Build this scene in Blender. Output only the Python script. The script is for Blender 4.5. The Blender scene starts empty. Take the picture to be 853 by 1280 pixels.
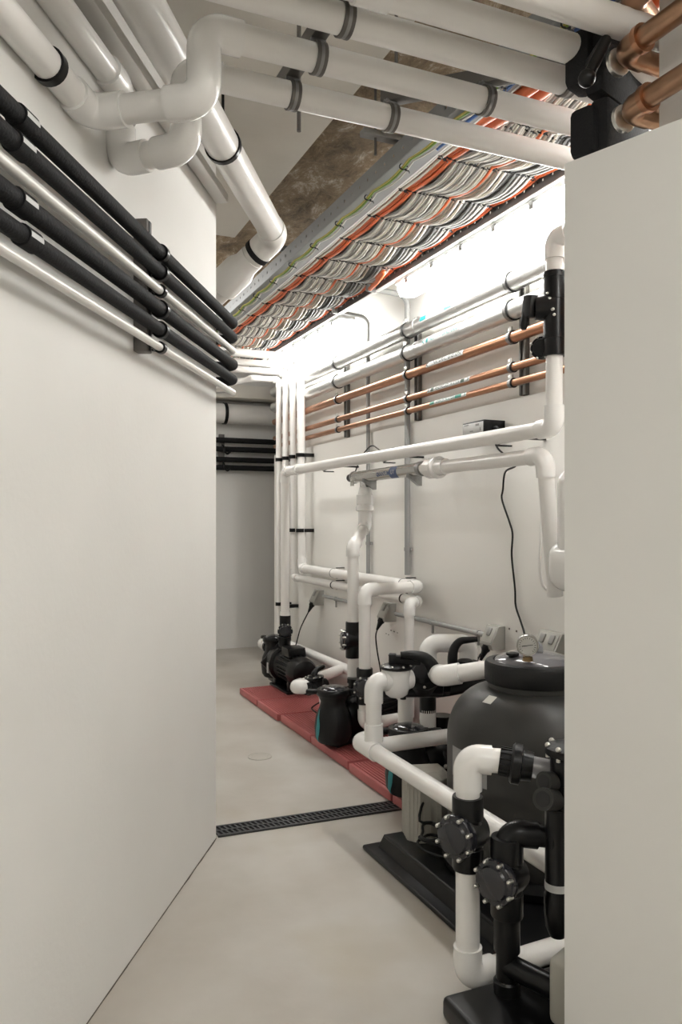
import bpy, bmesh, math, random
from mathutils import Vector, Matrix
random.seed(7)
C = bpy.context.scene.collection
PI = math.pi
# ---------------------------------------------------------------- camera model / measuring helper
F, CH, HOR, TH = 980.0, 1.25, 650.0, math.atan(426.5/980.0)
CT, ST = math.cos(TH), math.sin(TH)
def px(u, v, X=None, Y=None, Z=None, D=None, wall=None):
    """room point seen at photo position (u,v) on a known plane"""
    cx = (u-426.5)/F; rx = cx*CT+ST; ry = -cx*ST+CT; rz = (HOR-v)/F
    if X is not None: t = X/rx
    elif Y is not None: t = Y/ry
    elif Z is not None: t = (Z-CH)/rz
    elif wall is not None:                       # plane parallel to the left wall, offset from it
        q = WC + WN*wall; t = (q.x*WN.x+q.y*WN.y)/(rx*WN.x+ry*WN.y)
    else: t = D
    return Vector((rx*t, ry*t, CH+rz*t))
WC = Vector((0.778, 3.018, 0)); WD = Vector((0.509, 0.861, 0)).normalized(); WN = Vector((WD.y, -WD.x, 0))

# ---------------------------------------------------------------- materials
def srgb(h):
    h = h.lstrip('#'); r = [int(h[i:i+2], 16)/255 for i in (0, 2, 4)]
    return tuple(((x+0.055)/1.055)**2.4 if x > 0.04045 else x/12.92 for x in r)+(1,)
def mat(name, col, rough=0.5, metal=0.0, noise=0, nscale=8, col2=None, bump=0, bscale=40, coat=0, emit=0, alpha=1, trans=0, spec=0.5):
    m = bpy.data.materials.new(name); m.use_nodes = True
    nt = m.node_tree; b = nt.nodes['Principled BSDF']
    if isinstance(col, str): col = srgb(col)
    if isinstance(col2, str): col2 = srgb(col2)
    b.inputs['Base Color'].default_value = col; b.inputs['Roughness'].default_value = rough; b.inputs['Metallic'].default_value = metal
    b.inputs['Coat Weight'].default_value = coat; b.inputs['Specular IOR Level'].default_value = spec
    if trans: b.inputs['Transmission Weight'].default_value = trans
    if alpha < 1: b.inputs['Alpha'].default_value = alpha
    tc = nt.nodes.new('ShaderNodeTexCoord')
    if noise:
        n = nt.nodes.new('ShaderNodeTexNoise'); n.inputs['Scale'].default_value = nscale; n.inputs['Detail'].default_value = 6
        nt.links.new(tc.outputs['Object'], n.inputs['Vector'])
        r = nt.nodes.new('ShaderNodeValToRGB'); r.color_ramp.elements[0].position = 0.5-noise; r.color_ramp.elements[1].position = 0.5+noise
        r.color_ramp.elements[0].color = col2; r.color_ramp.elements[1].color = col
        nt.links.new(n.outputs['Fac'], r.inputs['Fac']); nt.links.new(r.outputs['Color'], b.inputs['Base Color'])
    if bump:
        n2 = nt.nodes.new('ShaderNodeTexNoise'); n2.inputs['Scale'].default_value = bscale; n2.inputs['Detail'].default_value = 8
        nt.links.new(tc.outputs['Object'], n2.inputs['Vector'])
        bp = nt.nodes.new('ShaderNodeBump'); bp.inputs['Strength'].default_value = bump; bp.inputs['Distance'].default_value = 0.01
        nt.links.new(n2.outputs['Fac'], bp.inputs['Height']); nt.links.new(bp.outputs['Normal'], b.inputs['Normal'])
    if emit:
        b.inputs['Emission Color'].default_value = (1, 0.995, 0.965, 1); b.inputs['Emission Strength'].default_value = emit
    return m
M = {}
M['wall'] = mat('painted plaster', (0.755, 0.743, 0.714, 1), 0.6, noise=0.25, nscale=3, col2=(0.725, 0.713, 0.684, 1), bump=0.06, bscale=60)
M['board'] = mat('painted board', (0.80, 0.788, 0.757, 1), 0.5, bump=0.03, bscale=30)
M['board_pump'] = mat('painted board lightened as if lit', (0.88, 0.86, 0.815, 1), 0.5, bump=0.03, bscale=30)  # same board for the pump wall, colour lightened to stand in for missing light
M['soffit'] = mat('soffit concrete', (0.72, 0.69, 0.63, 1), 0.75, noise=0.2, nscale=2.5, col2=(0.63, 0.60, 0.545, 1), bump=0.2, bscale=12)
M['pvc'] = mat('white pvc', (0.83, 0.81, 0.78, 1), 0.28, coat=0.15)
M['pvc_fit'] = mat('white pvc fitting', (0.86, 0.845, 0.82, 1), 0.22, coat=0.2)
M['pvc_grey'] = mat('pale grey pvc', (0.72, 0.70, 0.67, 1), 0.3, coat=0.1)
M['blk'] = mat('black plastic', (0.0045, 0.0045, 0.005, 1), 0.30, spec=0.32)
M['blk_matte'] = mat('black moulded plastic', (0.0065, 0.0065, 0.007, 1), 0.45, bump=0.08, bscale=120, spec=0.32)
M['foam'] = mat('black foam', (0.0105, 0.0105, 0.0115, 1), 0.75, bump=0.25, bscale=150, spec=0.3)
M['tank'] = mat('dark grey fibreglass', (0.036, 0.035, 0.032, 1), 0.42, noise=0.2, nscale=4, col2=(0.026, 0.0255, 0.0235, 1), bump=0.05, bscale=20, spec=0.4)
M['lidgrey'] = mat('grey clear lid', (0.17, 0.165, 0.175, 1), 0.12, coat=0.4)
M['smoke'] = mat('smoky clear cover', (0.022, 0.022, 0.027, 1), 0.14, coat=0.3)
M['clear'] = mat('clear pipe', (0.55, 0.55, 0.58, 1), 0.08, trans=0.55, coat=0.3)
M['teal'] = mat('teal plastic', '#2c8c92', 0.4)
M['steel'] = mat('polished steel', (0.55, 0.545, 0.53, 1), 0.10, 1.0)
M['galv'] = mat('galvanised steel', (0.36, 0.36, 0.355, 1), 0.42, 0.85, noise=0.15, nscale=30, col2=(0.28, 0.28, 0.275, 1))
M['galvdark'] = mat('dull strut steel', (0.17, 0.16, 0.15, 1), 0.5, 0.7)
M['bolt'] = mat('bright bolt', (0.62, 0.61, 0.57, 1), 0.3, 0.9)
M['tray'] = mat('grey tray steel', (0.30, 0.31, 0.315, 1), 0.45, 0.35)
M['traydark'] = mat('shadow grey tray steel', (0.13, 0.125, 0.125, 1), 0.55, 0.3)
M['foil'] = mat('aluminium foil', (0.72, 0.72, 0.71, 1), 0.3, 0.9, bump=0.25, bscale=60)
M['copper'] = mat('copper', (0.47, 0.245, 0.145, 1), 0.3, 1.0, noise=0.2, nscale=14, col2=(0.40, 0.20, 0.115, 1))
M['copperdull'] = mat('dull copper', (0.47, 0.29, 0.185, 1), 0.33, 1.0, noise=0.25, nscale=20, col2=(0.36, 0.215, 0.135, 1))
M['brass'] = mat('brass', (0.22, 0.15, 0.08, 1), 0.4, 1.0)
M['conduit'] = mat('grey conduit', (0.33, 0.33, 0.32, 1), 0.4)
M['socket'] = mat('grey outlet plastic', (0.38, 0.37, 0.335, 1), 0.4)
M['socket2'] = mat('dark grey switch', (0.27, 0.265, 0.25, 1), 0.35)
M['red'] = mat('red plastic decking', (0.52, 0.15, 0.148, 1), 0.5, noise=0.2, nscale=6, col2=(0.44, 0.12, 0.118, 1))
M['reddark'] = mat('red decking gaps', (0.21, 0.05, 0.05, 1), 0.7)
M['c_white'] = mat('white cable', (0.66, 0.635, 0.59, 1), 0.5)
M['c_cream'] = mat('cream cable', (0.56, 0.52, 0.44, 1), 0.5)
M['c_grey'] = mat('grey cable', (0.30, 0.29, 0.275, 1), 0.5)
M['c_dark'] = mat('dark grey cable', (0.12, 0.12, 0.118, 1), 0.5)
M['c_orange'] = mat('orange cable', (0.76, 0.17, 0.055, 1), 0.45)
M['c_green'] = mat('green cable', (0.20, 0.33, 0.05, 1), 0.5)
M['c_yellow'] = mat('yellow cable', (0.52, 0.45, 0.10, 1), 0.5)
M['c_blue'] = mat('blue cable', (0.05, 0.13, 0.38, 1), 0.5)
M['cord'] = mat('black rubber', (0.005, 0.005, 0.005, 1), 0.45, spec=0.3)
M['tag'] = mat('white label', (0.56, 0.56, 0.55, 1), 0.5)
M['ink'] = mat('black ink', (0.006, 0.006, 0.006, 1), 0.5)
M['green'] = mat('green ink', (0.005, 0.16, 0.11, 1), 0.5)
M['dgreen'] = mat('dark green ink', (0.012, 0.04, 0.022, 1), 0.5)
M['cyan'] = mat('teal ink', (0.01, 0.24, 0.24, 1), 0.5)
M['blue'] = mat('blue sticker', (0.06, 0.10, 0.22, 1), 0.4)
M['greypanel'] = mat('grey sticker', (0.25, 0.25, 0.245, 1), 0.5)
M['boxgrey'] = mat('warm grey plastic', (0.43, 0.415, 0.365, 1), 0.45)
M['dial'] = mat('gauge dial', (0.50, 0.49, 0.46, 1), 0.3)
M['lampwhite'] = mat('white lamp housing', (0.78, 0.78, 0.77, 1), 0.4)
M['glow'] = mat('glowing diffuser', (0.9, 0.9, 0.9, 1), 0.4, emit=7.3)
M['glow_dim'] = mat('glowing diffuser, softer', (0.9, 0.9, 0.9, 1), 0.4, emit=4.4)
M['grime'] = mat('dark gap sealant', (0.10, 0.085, 0.07, 1), 0.9)
M['drain'] = mat('dark grate plastic', (0.03, 0.031, 0.033, 1), 0.45)
M['pit'] = mat('drain channel', (0.006, 0.006, 0.006, 1), 0.8)
# floor: pale trowelled concrete with ochre stains
def floor_mat():
    m = bpy.data.materials.new('trowelled concrete'); m.use_nodes = True; nt = m.node_tree; b = nt.nodes['Principled BSDF']
    tc = nt.nodes.new('ShaderNodeTexCoord')
    def nz(s, d=6):
        n = nt.nodes.new('ShaderNodeTexNoise'); n.inputs['Scale'].default_value = s; n.inputs['Detail'].default_value = d
        nt.links.new(tc.outputs['Object'], n.inputs['Vector']); return n
    def ramp(n, p0, p1, c0, c1):
        r = nt.nodes.new('ShaderNodeValToRGB'); e = r.color_ramp.elements
        e[0].position = p0; e[1].position = p1; e[0].color = c0; e[1].color = c1
        nt.links.new(n.outputs['Fac'], r.inputs['Fac']); return r
    a = ramp(nz(2.2), 0.35, 0.68, (0.43, 0.395, 0.345, 1), (0.53, 0.505, 0.46, 1))
    st = ramp(nz(1.6, 3), 0.57, 0.72, (0, 0, 0, 1), (1, 1, 1, 1))
    mx = nt.nodes.new('ShaderNodeMix'); mx.data_type = 'RGBA'
    mu = nt.nodes.new('ShaderNodeMath'); mu.operation = 'MULTIPLY'; mu.inputs[1].default_value = 0.6
    nt.links.new(st.outputs['Color'], mu.inputs[0]); nt.links.new(mu.outputs[0], mx.inputs['Factor'])
    nt.links.new(a.outputs['Color'], mx.inputs['A']); mx.inputs['B'].default_value = (0.39, 0.335, 0.24, 1)
    nt.links.new(mx.outputs['Result'], b.inputs['Base Color'])
    rr = ramp(nz(3), 0.3, 0.7, (0.42, 0.42, 0.42, 1), (0.6, 0.6, 0.6, 1)); nt.links.new(rr.outputs['Color'], b.inputs['Roughness'])
    bp = nt.nodes.new('ShaderNodeBump'); bp.inputs['Strength'].default_value = 0.08; bp.inputs['Distance'].default_value = 0.01
    nt.links.new(nz(25, 8).outputs['Fac'], bp.inputs['Height']); nt.links.new(bp.outputs['Normal'], b.inputs['Normal'])
    return m
M['floor'] = floor_mat()
def rough_ceiling_mat():
    m = bpy.data.materials.new('brown rough ceiling'); m.use_nodes = True; nt = m.node_tree; b = nt.nodes['Principled BSDF']
    tc = nt.nodes.new('ShaderNodeTexCoord'); mp = nt.nodes.new('ShaderNodeMapping'); mp.inputs['Scale'].default_value = (1.0, 0.6, 1)
    nt.links.new(tc.outputs['Object'], mp.inputs['Vector'])
    n = nt.nodes.new('ShaderNodeTexNoise'); n.inputs['Scale'].default_value = 8; n.inputs['Detail'].default_value = 14; n.inputs['Roughness'].default_value = 0.82; n.inputs['Distortion'].default_value = 0.35
    nt.links.new(mp.outputs['Vector'], n.inputs['Vector'])
    r = nt.nodes.new('ShaderNodeValToRGB'); e = r.color_ramp.elements
    e[0].position = 0.36; e[0].color = (0.09, 0.057, 0.03, 1); e[1].position = 0.68; e[1].color = (0.90, 0.83, 0.71, 1)
    k = e.new(0.54); k.color = (0.34, 0.24, 0.14, 1)
    nt.links.new(n.outputs['Fac'], r.inputs['Fac']); nt.links.new(r.outputs['Color'], b.inputs['Base Color'])
    b.inputs['Roughness'].default_value = 0.7
    bp = nt.nodes.new('ShaderNodeBump'); bp.inputs['Strength'].default_value = 0.9; bp.inputs['Distance'].default_value = 0.03
    nt.links.new(n.outputs['Fac'], bp.inputs['Height']); nt.links.new(bp.outputs['Normal'], b.inputs['Normal'])
    return m
M['rough'] = rough_ceiling_mat()

# ---------------------------------------------------------------- mesh builder
def V(*a): return Vector(a[0]) if len(a) == 1 else Vector(a)
class MB:
    def __init__(s, T=None): s.v = []; s.f = []; s.T = T
    def add(s, vs, fs):
        o = len(s.v); s.v += [(s.T @ Vector(p)) if s.T else Vector(p) for p in vs]; s.f += [tuple(i+o for i in f) for f in fs]; return s
    def box(s, c, d, bevel=0, R=None, seg=2):
        bm = bmesh.new(); bmesh.ops.create_cube(bm, size=1)
        for v in bm.verts: v.co = Vector((v.co.x*d[0], v.co.y*d[1], v.co.z*d[2]))
        if bevel: bmesh.ops.bevel(bm, geom=bm.edges[:], offset=bevel, segments=seg, affect='EDGES', profile=0.5)
        bm.verts.index_update(); c = Vector(c)
        vs = [((R @ v.co) if R else v.co.copy())+c for v in bm.verts]; fs = [[v.index for v in f.verts] for f in bm.faces]
        bm.free(); return s.add(vs, fs)
    def tube(s, pts, r, seg=16, cap=True, closed=False, flat=None):
        pts = [Vector(p) for p in pts]
        P = [pts[0]]
        for p in pts[1:]:
            if (p-P[-1]).length > 1e-6: P.append(p)
        n = len(P); rr = r if isinstance(r, (list, tuple)) else [r]*n
        if len(rr) != n: rr = [rr[0]]*n
        tg = []
        for i in range(n):
            if closed: t = P[(i+1) % n]-P[i-1]
            elif i == 0: t = P[1]-P[0]
            elif i == n-1: t = P[-1]-P[-2]
            else: t = (P[i+1]-P[i]).normalized()+(P[i]-P[i-1]).normalized()
            tg.append(t.normalized() if t.length > 1e-9 else Vector((0, 0, 1)))
        up = Vector((0, 0, 1)) if abs(tg[0].z) < 0.9 else Vector((1, 0, 0))
        nn = (up-tg[0]*up.dot(tg[0])).normalized(); vs = []
        for i in range(n):
            if i: nn = (nn-tg[i]*nn.dot(tg[i])); nn = nn.normalized() if nn.length > 1e-6 else nn
            bb = tg[i].cross(nn)
            for k in range(seg):
                a = 2*PI*k/seg; vs.append(P[i]+(nn*math.cos(a)+bb*math.sin(a))*rr[i])
        fs = []
        for i in range(n if closed else n-1):
            j = (i+1) % n
            for k in range(seg):
                l = (k+1) % seg; fs.append((i*seg+k, i*seg+l, j*seg+l, j*seg+k))
        if cap and not closed: fs.append(tuple(range(seg-1, -1, -1))); fs.append(tuple((n-1)*seg+k for k in range(seg)))
        return s.add(vs, fs)
    def cyl(s, a, b, r, r2=None, seg=24): return s.tubed([(Vector(a), r), (Vector(b), r if r2 is None else r2)], seg)
    def tubed(s, lst, seg=24):           # straight turned shape along a line: [(point, radius)...] (steps allowed)
        ax = (lst[-1][0]-lst[0][0]).normalized(); up = Vector((0, 0, 1)) if abs(ax.z) < 0.9 else Vector((1, 0, 0))
        n = (up-ax*up.dot(ax)).normalized(); b = ax.cross(n); vs = []; fs = []
        for p, r in lst:
            for k in range(seg):
                a = 2*PI*k/seg; vs.append(p+(n*math.cos(a)+b*math.sin(a))*max(r, 1e-4))
        for i in range(len(lst)-1):
            for k in range(seg):
                l = (k+1) % seg; fs.append((i*seg+k, i*seg+l, (i+1)*seg+l, (i+1)*seg+k))
        fs.append(tuple(range(seg-1, -1, -1))); m = (len(lst)-1)*seg; fs.append(tuple(m+k for k in range(seg)))
        return s.add(vs, fs)
    def lathe(s, o, ax, prof, seg=32):   # prof: (radius, height) along axis
        o = Vector(o); ax = Vector(ax).normalized()
        return s.tubed([(o+ax*h, r) for r, h in prof], seg)
    def prism(s, poly, off):             # polygon of 3-D points extruded by off
        off = Vector(off); n = len(poly); vs = [Vector(p) for p in poly]+[Vector(p)+off for p in poly]
        fs = [tuple(range(n-1, -1, -1)), tuple(range(n, 2*n))]+[(i, (i+1) % n, n+(i+1) % n, n+i) for i in range(n)]
        return s.add(vs, fs)
    def ball(s, c, r, sc=(1, 1, 1), nu=20, nv=12):
        c = Vector(c); vs = [c+Vector((0, 0, r*sc[2]))]; fs = []
        for i in range(1, nv):
            t = PI*i/nv
            for k in range(nu): vs.append(c+Vector((r*sc[0]*math.sin(t)*math.cos(2*PI*k/nu), r*sc[1]*math.sin(t)*math.sin(2*PI*k/nu), r*sc[2]*math.cos(t))))
        vs.append(c-Vector((0, 0, r*sc[2])))
        for k in range(nu): fs.append((0, 1+k, 1+(k+1) % nu))
        for i in range(nv-2):
            for k in range(nu): a = 1+i*nu; fs.append((a+k, a+nu+k, a+nu+(k+1) % nu, a+(k+1) % nu))
        a = 1+(nv-2)*nu
        for k in range(nu): fs.append((a+k, len(vs)-1, a+(k+1) % nu))
        return s.add(vs, fs)
    def build(s, name, m, parent=None, ang=38, label=None):
        o0 = worldloc(parent) if parent else Vector((0, 0, 0))
        lo = [min(p[i] for p in s.v) for i in range(3)]; hi = [max(p[i] for p in s.v) for i in range(3)]
        loc = Vector(((lo[0]+hi[0])/2, (lo[1]+hi[1])/2, lo[2]))
        if parent is None or True: org = loc
        me = bpy.data.meshes.new(name); me.from_pydata([tuple(p-org) for p in s.v], [], s.f)
        bm = bmesh.new(); bm.from_mesh(me); bmesh.ops.recalc_face_normals(bm, faces=bm.faces[:]); bm.to_mesh(me); bm.free()
        me.polygons.foreach_set('use_smooth', [True]*len(me.polygons)); me.set_sharp_from_angle(angle=math.radians(ang))
        me.materials.append(M[m] if isinstance(m, str) else m); me.update()
        o = bpy.data.objects.new(name, me); C.objects.link(o)
        o.location = org-o0
        if parent: o.parent = parent
        if label: o['label'] = label
        return o
def worldloc(o):
    p = Vector((0, 0, 0))
    while o is not None: p += o.location; o = o.parent
    return p
def tag(o, label, cat, group=None, kind=None):
    if label: o['label'] = label
    if cat: o['category'] = cat
    if group: o['group'] = group
    if kind: o['kind'] = kind
    return o
def thing(name, label, cat, loc, group=None):
    o = bpy.data.objects.new(name, None); C.objects.link(o); o.empty_display_size = 0.05; o.location = Vector(loc)
    return tag(o, label, cat, group)
def struct(name, mb, m, label=None, parent=None, ang=38):
    o = mb.build(name, m, parent, ang)
    if parent is None: tag(o, label, None, None, 'structure')
    return o
def fillet(pts, rad, n=8):
    pts = [Vector(p) for p in pts]; out = [pts[0]]
    for i in range(1, len(pts)-1):
        a = pts[i-1]-pts[i]; b = pts[i+1]-pts[i]; la, lb = a.length, b.length; a.normalize(); b.normalize()
        ang = a.angle(b)
        if ang > PI-0.02: out.append(pts[i]); continue
        R = rad[i-1] if isinstance(rad, (list, tuple)) else rad
        d = min(R/math.tan(ang/2), la*0.49, lb*0.49); R = d*math.tan(ang/2)
        c = pts[i]+(a+b).normalized()*(R/math.sin(ang/2)); s0 = pts[i]+a*d-c; e0 = pts[i]+b*d-c; w = s0.angle(e0)
        for k in range(n+1):
            t = k/n; out.append(c+(s0*math.sin((1-t)*w)+e0*math.sin(t*w))/math.sin(w))
    out.append(pts[-1]); return out
def spline(pts, n=8):
    pts = [Vector(p) for p in pts]; q = [pts[0]*2-pts[1]]+pts+[pts[-1]*2-pts[-2]]; out = []
    for i in range(1, len(q)-2):
        for k in range(n):
            t = k/n; a, b, c, d = q[i-1], q[i], q[i+1], q[i+2]
            out.append(0.5*((2*b)+(c-a)*t+(2*a-5*b+4*c-d)*t*t+(3*b-a-3*c+d)*t**3))
    out.append(pts[-1]); return out

# ---------------------------------------------------------------- glued pipe run: lengths, elbows, sockets
def run(label, pts, r=0.030, m='pvc', fm='pvc_fit', group=None, name='pvc_pipe', cat='pipe', k=1.20, bend=1.5, socket=1.15, sockets=(), ends=(), soft=False, seg=22):
    pts = [Vector(p) for p in pts]; low = min(pts, key=lambda p: p.z)
    t = thing(name, label, cat, (low.x, low.y, low.z-r), group)
    n = len(pts)
    cut = [0]*n
    for i in range(1, n-1):
        a = (pts[i-1]-pts[i]).normalized(); b = (pts[i+1]-pts[i]).normalized(); ang = a.angle(b)
        cut[i] = bend*r/math.tan(ang/2)
    if soft:                                       # one bent tube, no fittings
        MB().tube(fillet(pts, bend*r, 10), r, seg).build('pipe_length', m, t)
    else:
        for i in range(n-1):
            a, b = pts[i], pts[i+1]; d = (b-a).normalized()
            p, q = a+d*cut[i], b-d*cut[i+1]
            if (q-p).dot(d) > 0.004: MB().cyl(p, q, r, seg=seg).build('pipe_length', m, t)
        for i in range(1, n-1):
            a = (pts[i-1]-pts[i]).normalized(); b = (pts[i+1]-pts[i]).normalized()
            la = min((pts[i-1]-pts[i]).length*0.62, cut[i]+socket*r); lb = min((pts[i+1]-pts[i]).length*0.62, cut[i]+socket*r)
            e = MB().tube(fillet([pts[i]+a*la, pts[i], pts[i]+b*lb], bend*r, 10), r*k, seg)
            e.build('elbow', fm, t)
    for i, f, L in sockets:                        # coupling sleeves: segment, fraction, length
        a, b = pts[i], pts[i+1]; d = (b-a).normalized(); c = a+(b-a)*f
        MB().cyl(c-d*L/2, c+d*L/2, r*k, seg=seg).build('coupling', fm, t)
    return t
def ring(mb, c, ax, r, w, th=0.004, seg=24):      # flat band around a pipe
    c = Vector(c); ax = Vector(ax).normalized()
    return mb.tubed([(c-ax*w/2, r), (c-ax*w/2, r+th), (c+ax*w/2, r+th), (c+ax*w/2, r)], seg)

# text made into a mesh, bent round a pipe lying along -Y (reads from the aisle)
def text_pts(body, size):
    cu = bpy.data.curves.new('txt', 'FONT'); cu.body = body; cu.size = size; cu.align_x = 'CENTER'; cu.align_y = 'CENTER'; cu.resolution_u = 2; cu.offset = size*0.02
    o = bpy.data.objects.new('txt', cu); C.objects.link(o)
    dg = bpy.context.evaluated_depsgraph_get(); dg.update()
    me = bpy.data.meshes.new_from_object(o.evaluated_get(dg))
    vs = [v.co.copy() for v in me.vertices]; fs = [tuple(p.vertices) for p in me.polygons]
    bpy.data.objects.remove(o); bpy.data.curves.remove(cu); bpy.data.meshes.remove(me)
    return vs, fs
def wrap(mb, vs, fs, x, z, ymid, r, a0):          # label plane (s along -Y, t around) onto a cylinder at (x,z); a0 = angle of centre, from -X upward
    out = []
    for p in vs:
        a = a0+p.y/r; out.append(Vector((x-r*math.cos(a), ymid-p.x, z+r*math.sin(a))))
    return mb.add(out, fs)
def rect_grid(x0, x1, y0, y1, n=6):
    vs = []; fs = []
    for j in range(n+1):
        for i in range(2): vs.append(Vector((x0 if i == 0 else x1, y0+(y1-y0)*j/n, 0)))
    for j in range(n): fs.append((2*j, 2*j+1, 2*j+3, 2*j+2))
    return vs, fs

# ================================================================ THE SETTING
struct('floor', MB().box((0.8, 2.4, -0.05), (7.0, 10.6, 0.1)), 'floor', 'pale trowelled concrete floor with ochre stains')
lw = [WC, WC-WD*6.6, WC-WD*6.6-WN*1.5, WC-WN*1.5]
struct('wall_left', MB().prism([Vector((p.x, p.y, 0)) for p in lw], (0, 0, 2.80)), 'wall', 'smooth off-white wall carrying black and grey pipes')
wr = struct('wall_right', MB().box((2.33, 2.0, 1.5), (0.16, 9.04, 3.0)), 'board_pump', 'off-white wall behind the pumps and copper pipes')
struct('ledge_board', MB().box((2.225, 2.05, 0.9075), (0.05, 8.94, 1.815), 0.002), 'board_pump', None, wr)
struct('wall_far', MB().box((1.6, 7.52, 1.5), (5.2, 0.18, 3.0)), 'wall', 'shaded end wall of the passage')
struct('wall_passage', MB().box((-0.6, 5.6, 1.5), (0.16, 4.0, 3.0)), 'wall', 'side wall of the far passage')
struct('wall_recess', MB().box((4.1, 6.6, 1.5), (0.16, 2.0, 3.0)), 'wall', 'end of the recess beyond the pump wall')
struct('wall_back', MB().box((0.2, -2.6, 1.5), (6.4, 0.16, 3.0)), 'wall', 'wall behind the viewpoint')
struct('wall_end', MB().box((3.25, 5.72, 1.5), (1.7, 0.16, 3.0)), 'wall', 'return wall closing the recess')
pd = Vector((0.082, -0.251, 0)).normalized(); pn = Vector((-pd.y, pd.x, 0)); p0 = Vector((1.149, 1.397, 0))
struct('wall_partition', MB().prism([p0, p0+pd*3.6, p0+pd*3.6+pn*0.1, p0+pn*0.1], (0, 0, 2.04)), 'board', 'pale free-standing partition end beside the filter tank')
struct('wall_bulkhead', MB().box((1.66, 1.11, 2.53), (0.54, 0.5, 0.94)), 'wall', 'off-white bulkhead above the partition beside the copper pipes')
# rough ceiling with real relief
mb = MB(); nx, ny = 70, 120; gx0, gx1, gy0, gy1 = -1.0, 4.2, -2.7, 7.6
from mathutils import noise as mn
vs = []
for j in range(ny+1):
    for i in range(nx+1):
        x = gx0+(gx1-gx0)*i/nx; y = gy0+(gy1-gy0)*j/ny
        vs.append((x, y, 3.0-0.05*abs(mn.noise(Vector((x*4, y*3, 0))))-0.03*mn.noise(Vector((x*13, y*9, 3)))))
fs = [(j*(nx+1)+i, j*(nx+1)+i+1, (j+1)*(nx+1)+i+1, (j+1)*(nx+1)+i) for j in range(ny) for i in range(nx)]
mb.add(vs, fs); mb.box((1.6, 2.4, 3.2), (5.4, 10.6, 0.2))
struct('ceiling', mb, 'rough', 'rough brown fibrous ceiling', ang=180)
struct('beam', MB().box((-0.4, 0.72, 2.9), (3.094, 6.66, 0.3), 0.006), 'soffit', 'smooth grey concrete soffit slab under the rough ceiling')
struct('beam', MB().box((1.6, 7.30, 2.465), (4.6, 0.26, 0.12), 0.004), 'soffit', 'pale bulkhead beam across the end wall')
# gap along the foot of the left wall
mb = MB(); q = []
for i in range(61):
    p = WC-WD*(i*0.05)+WN*(0.003+0.006*abs(mn.noise(Vector((i*0.37, 1, 0))))); q.append(p)
for i in range(60):
    a, b = q[i], q[i+1]; mb.add([a+Vector((0, 0, 0.001)), b+Vector((0, 0, 0.001)), b-WN*0.02+Vector((0, 0, 0.006)), a-WN*0.02+Vector((0, 0, 0.006))], [(0, 1, 2, 3)])
struct('trim_1', mb, 'grime', 'ragged dark gap where the left wall meets the floor')

# ================================================================ LIGHTS
def batten(label, y0, y1, x=2.03, z=2.53, group='fluorescent ceiling lights', clips=6, gm='glow'):
    t = thing('ceiling_light', label, 'light', (x, (y0+y1)/2, z-0.07), group)
    w = 0.055
    prof = [(-w, 0), (w, 0), (w, 0.035), (-w, 0.035)]
    MB().prism([Vector((x+a, y0, z+b)) for a, b in prof], (0, y1-y0, 0)).build('housing', 'lampwhite', t)
    prof = [(-w*0.97, -0.001), (-w*0.97, -0.03), (-w*0.6, -0.072), (w*0.6, -0.072), (w*0.97, -0.03), (w*0.97, -0.001)]
    mb = MB(); n = len(prof); ys = [(y0+0.01, 0.86), (y0+0.06, 1), (y1-0.06, 1), (y1-0.01, 0.86)]; vs = []
    for y, s in ys: vs += [Vector((x+a*s, y, z-0.001+(b+0.001)*s)) for a, b in prof]
    fs = [(i*n+k, i*n+(k+1) % n, (i+1)*n+(k+1) % n, (i+1)*n+k) for i in range(3) for k in range(n)]+[tuple(range(n-1, -1, -1)), tuple(3*n+k for k in range(n))]
    mb.add(vs, fs).build('diffuser', gm, t)
    for k in range(clips):
        y = y0+(y1-y0)*(k+0.5)/clips
        MB().box((x-w-0.003, y, z-0.008), (0.006, 0.03, 0.03), 0.001).build('clip', 'galv', t)
    return t
batten('long glowing fluorescent light nearer the partition, hung beside the cable tray', 2.20, 3.80)
batten('glowing fluorescent light farther away, just above the white pipe elbows', 4.56, 6.02)
batten('added unseen fluorescent light beside the tray behind the partition', 0.50, 1.98)  # hidden lamp, added to take load off the two visible fittings
batten('added fill light on the rough ceiling behind the bulkhead', -1.3, 0.5, 1.75, 2.90, gm='glow_dim')  # unseen fill, added to brighten the lower right wall
batten('second added fill light on the rough ceiling behind the bulkhead, near the wall', -1.3, 0.5, 2.05, 2.90, gm='glow_dim')  # its twin, likewise added out of view to light the right wall
batten('added unseen light high in the far passage behind the left wall', 5.0, 6.48, 0.6, 2.85)  # out of sight, added to lift the far floor and passage
batten('fluorescent light on the soffit behind the viewpoint', -1.6, -0.1, 0.05, 2.715, gm='glow_dim')
batten('added fill light on the soffit behind the viewpoint, farther along', -1.6, -0.1, 0.75, 2.715, gm='glow_dim')  # extra batten added behind the camera for overall brightness

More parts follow.
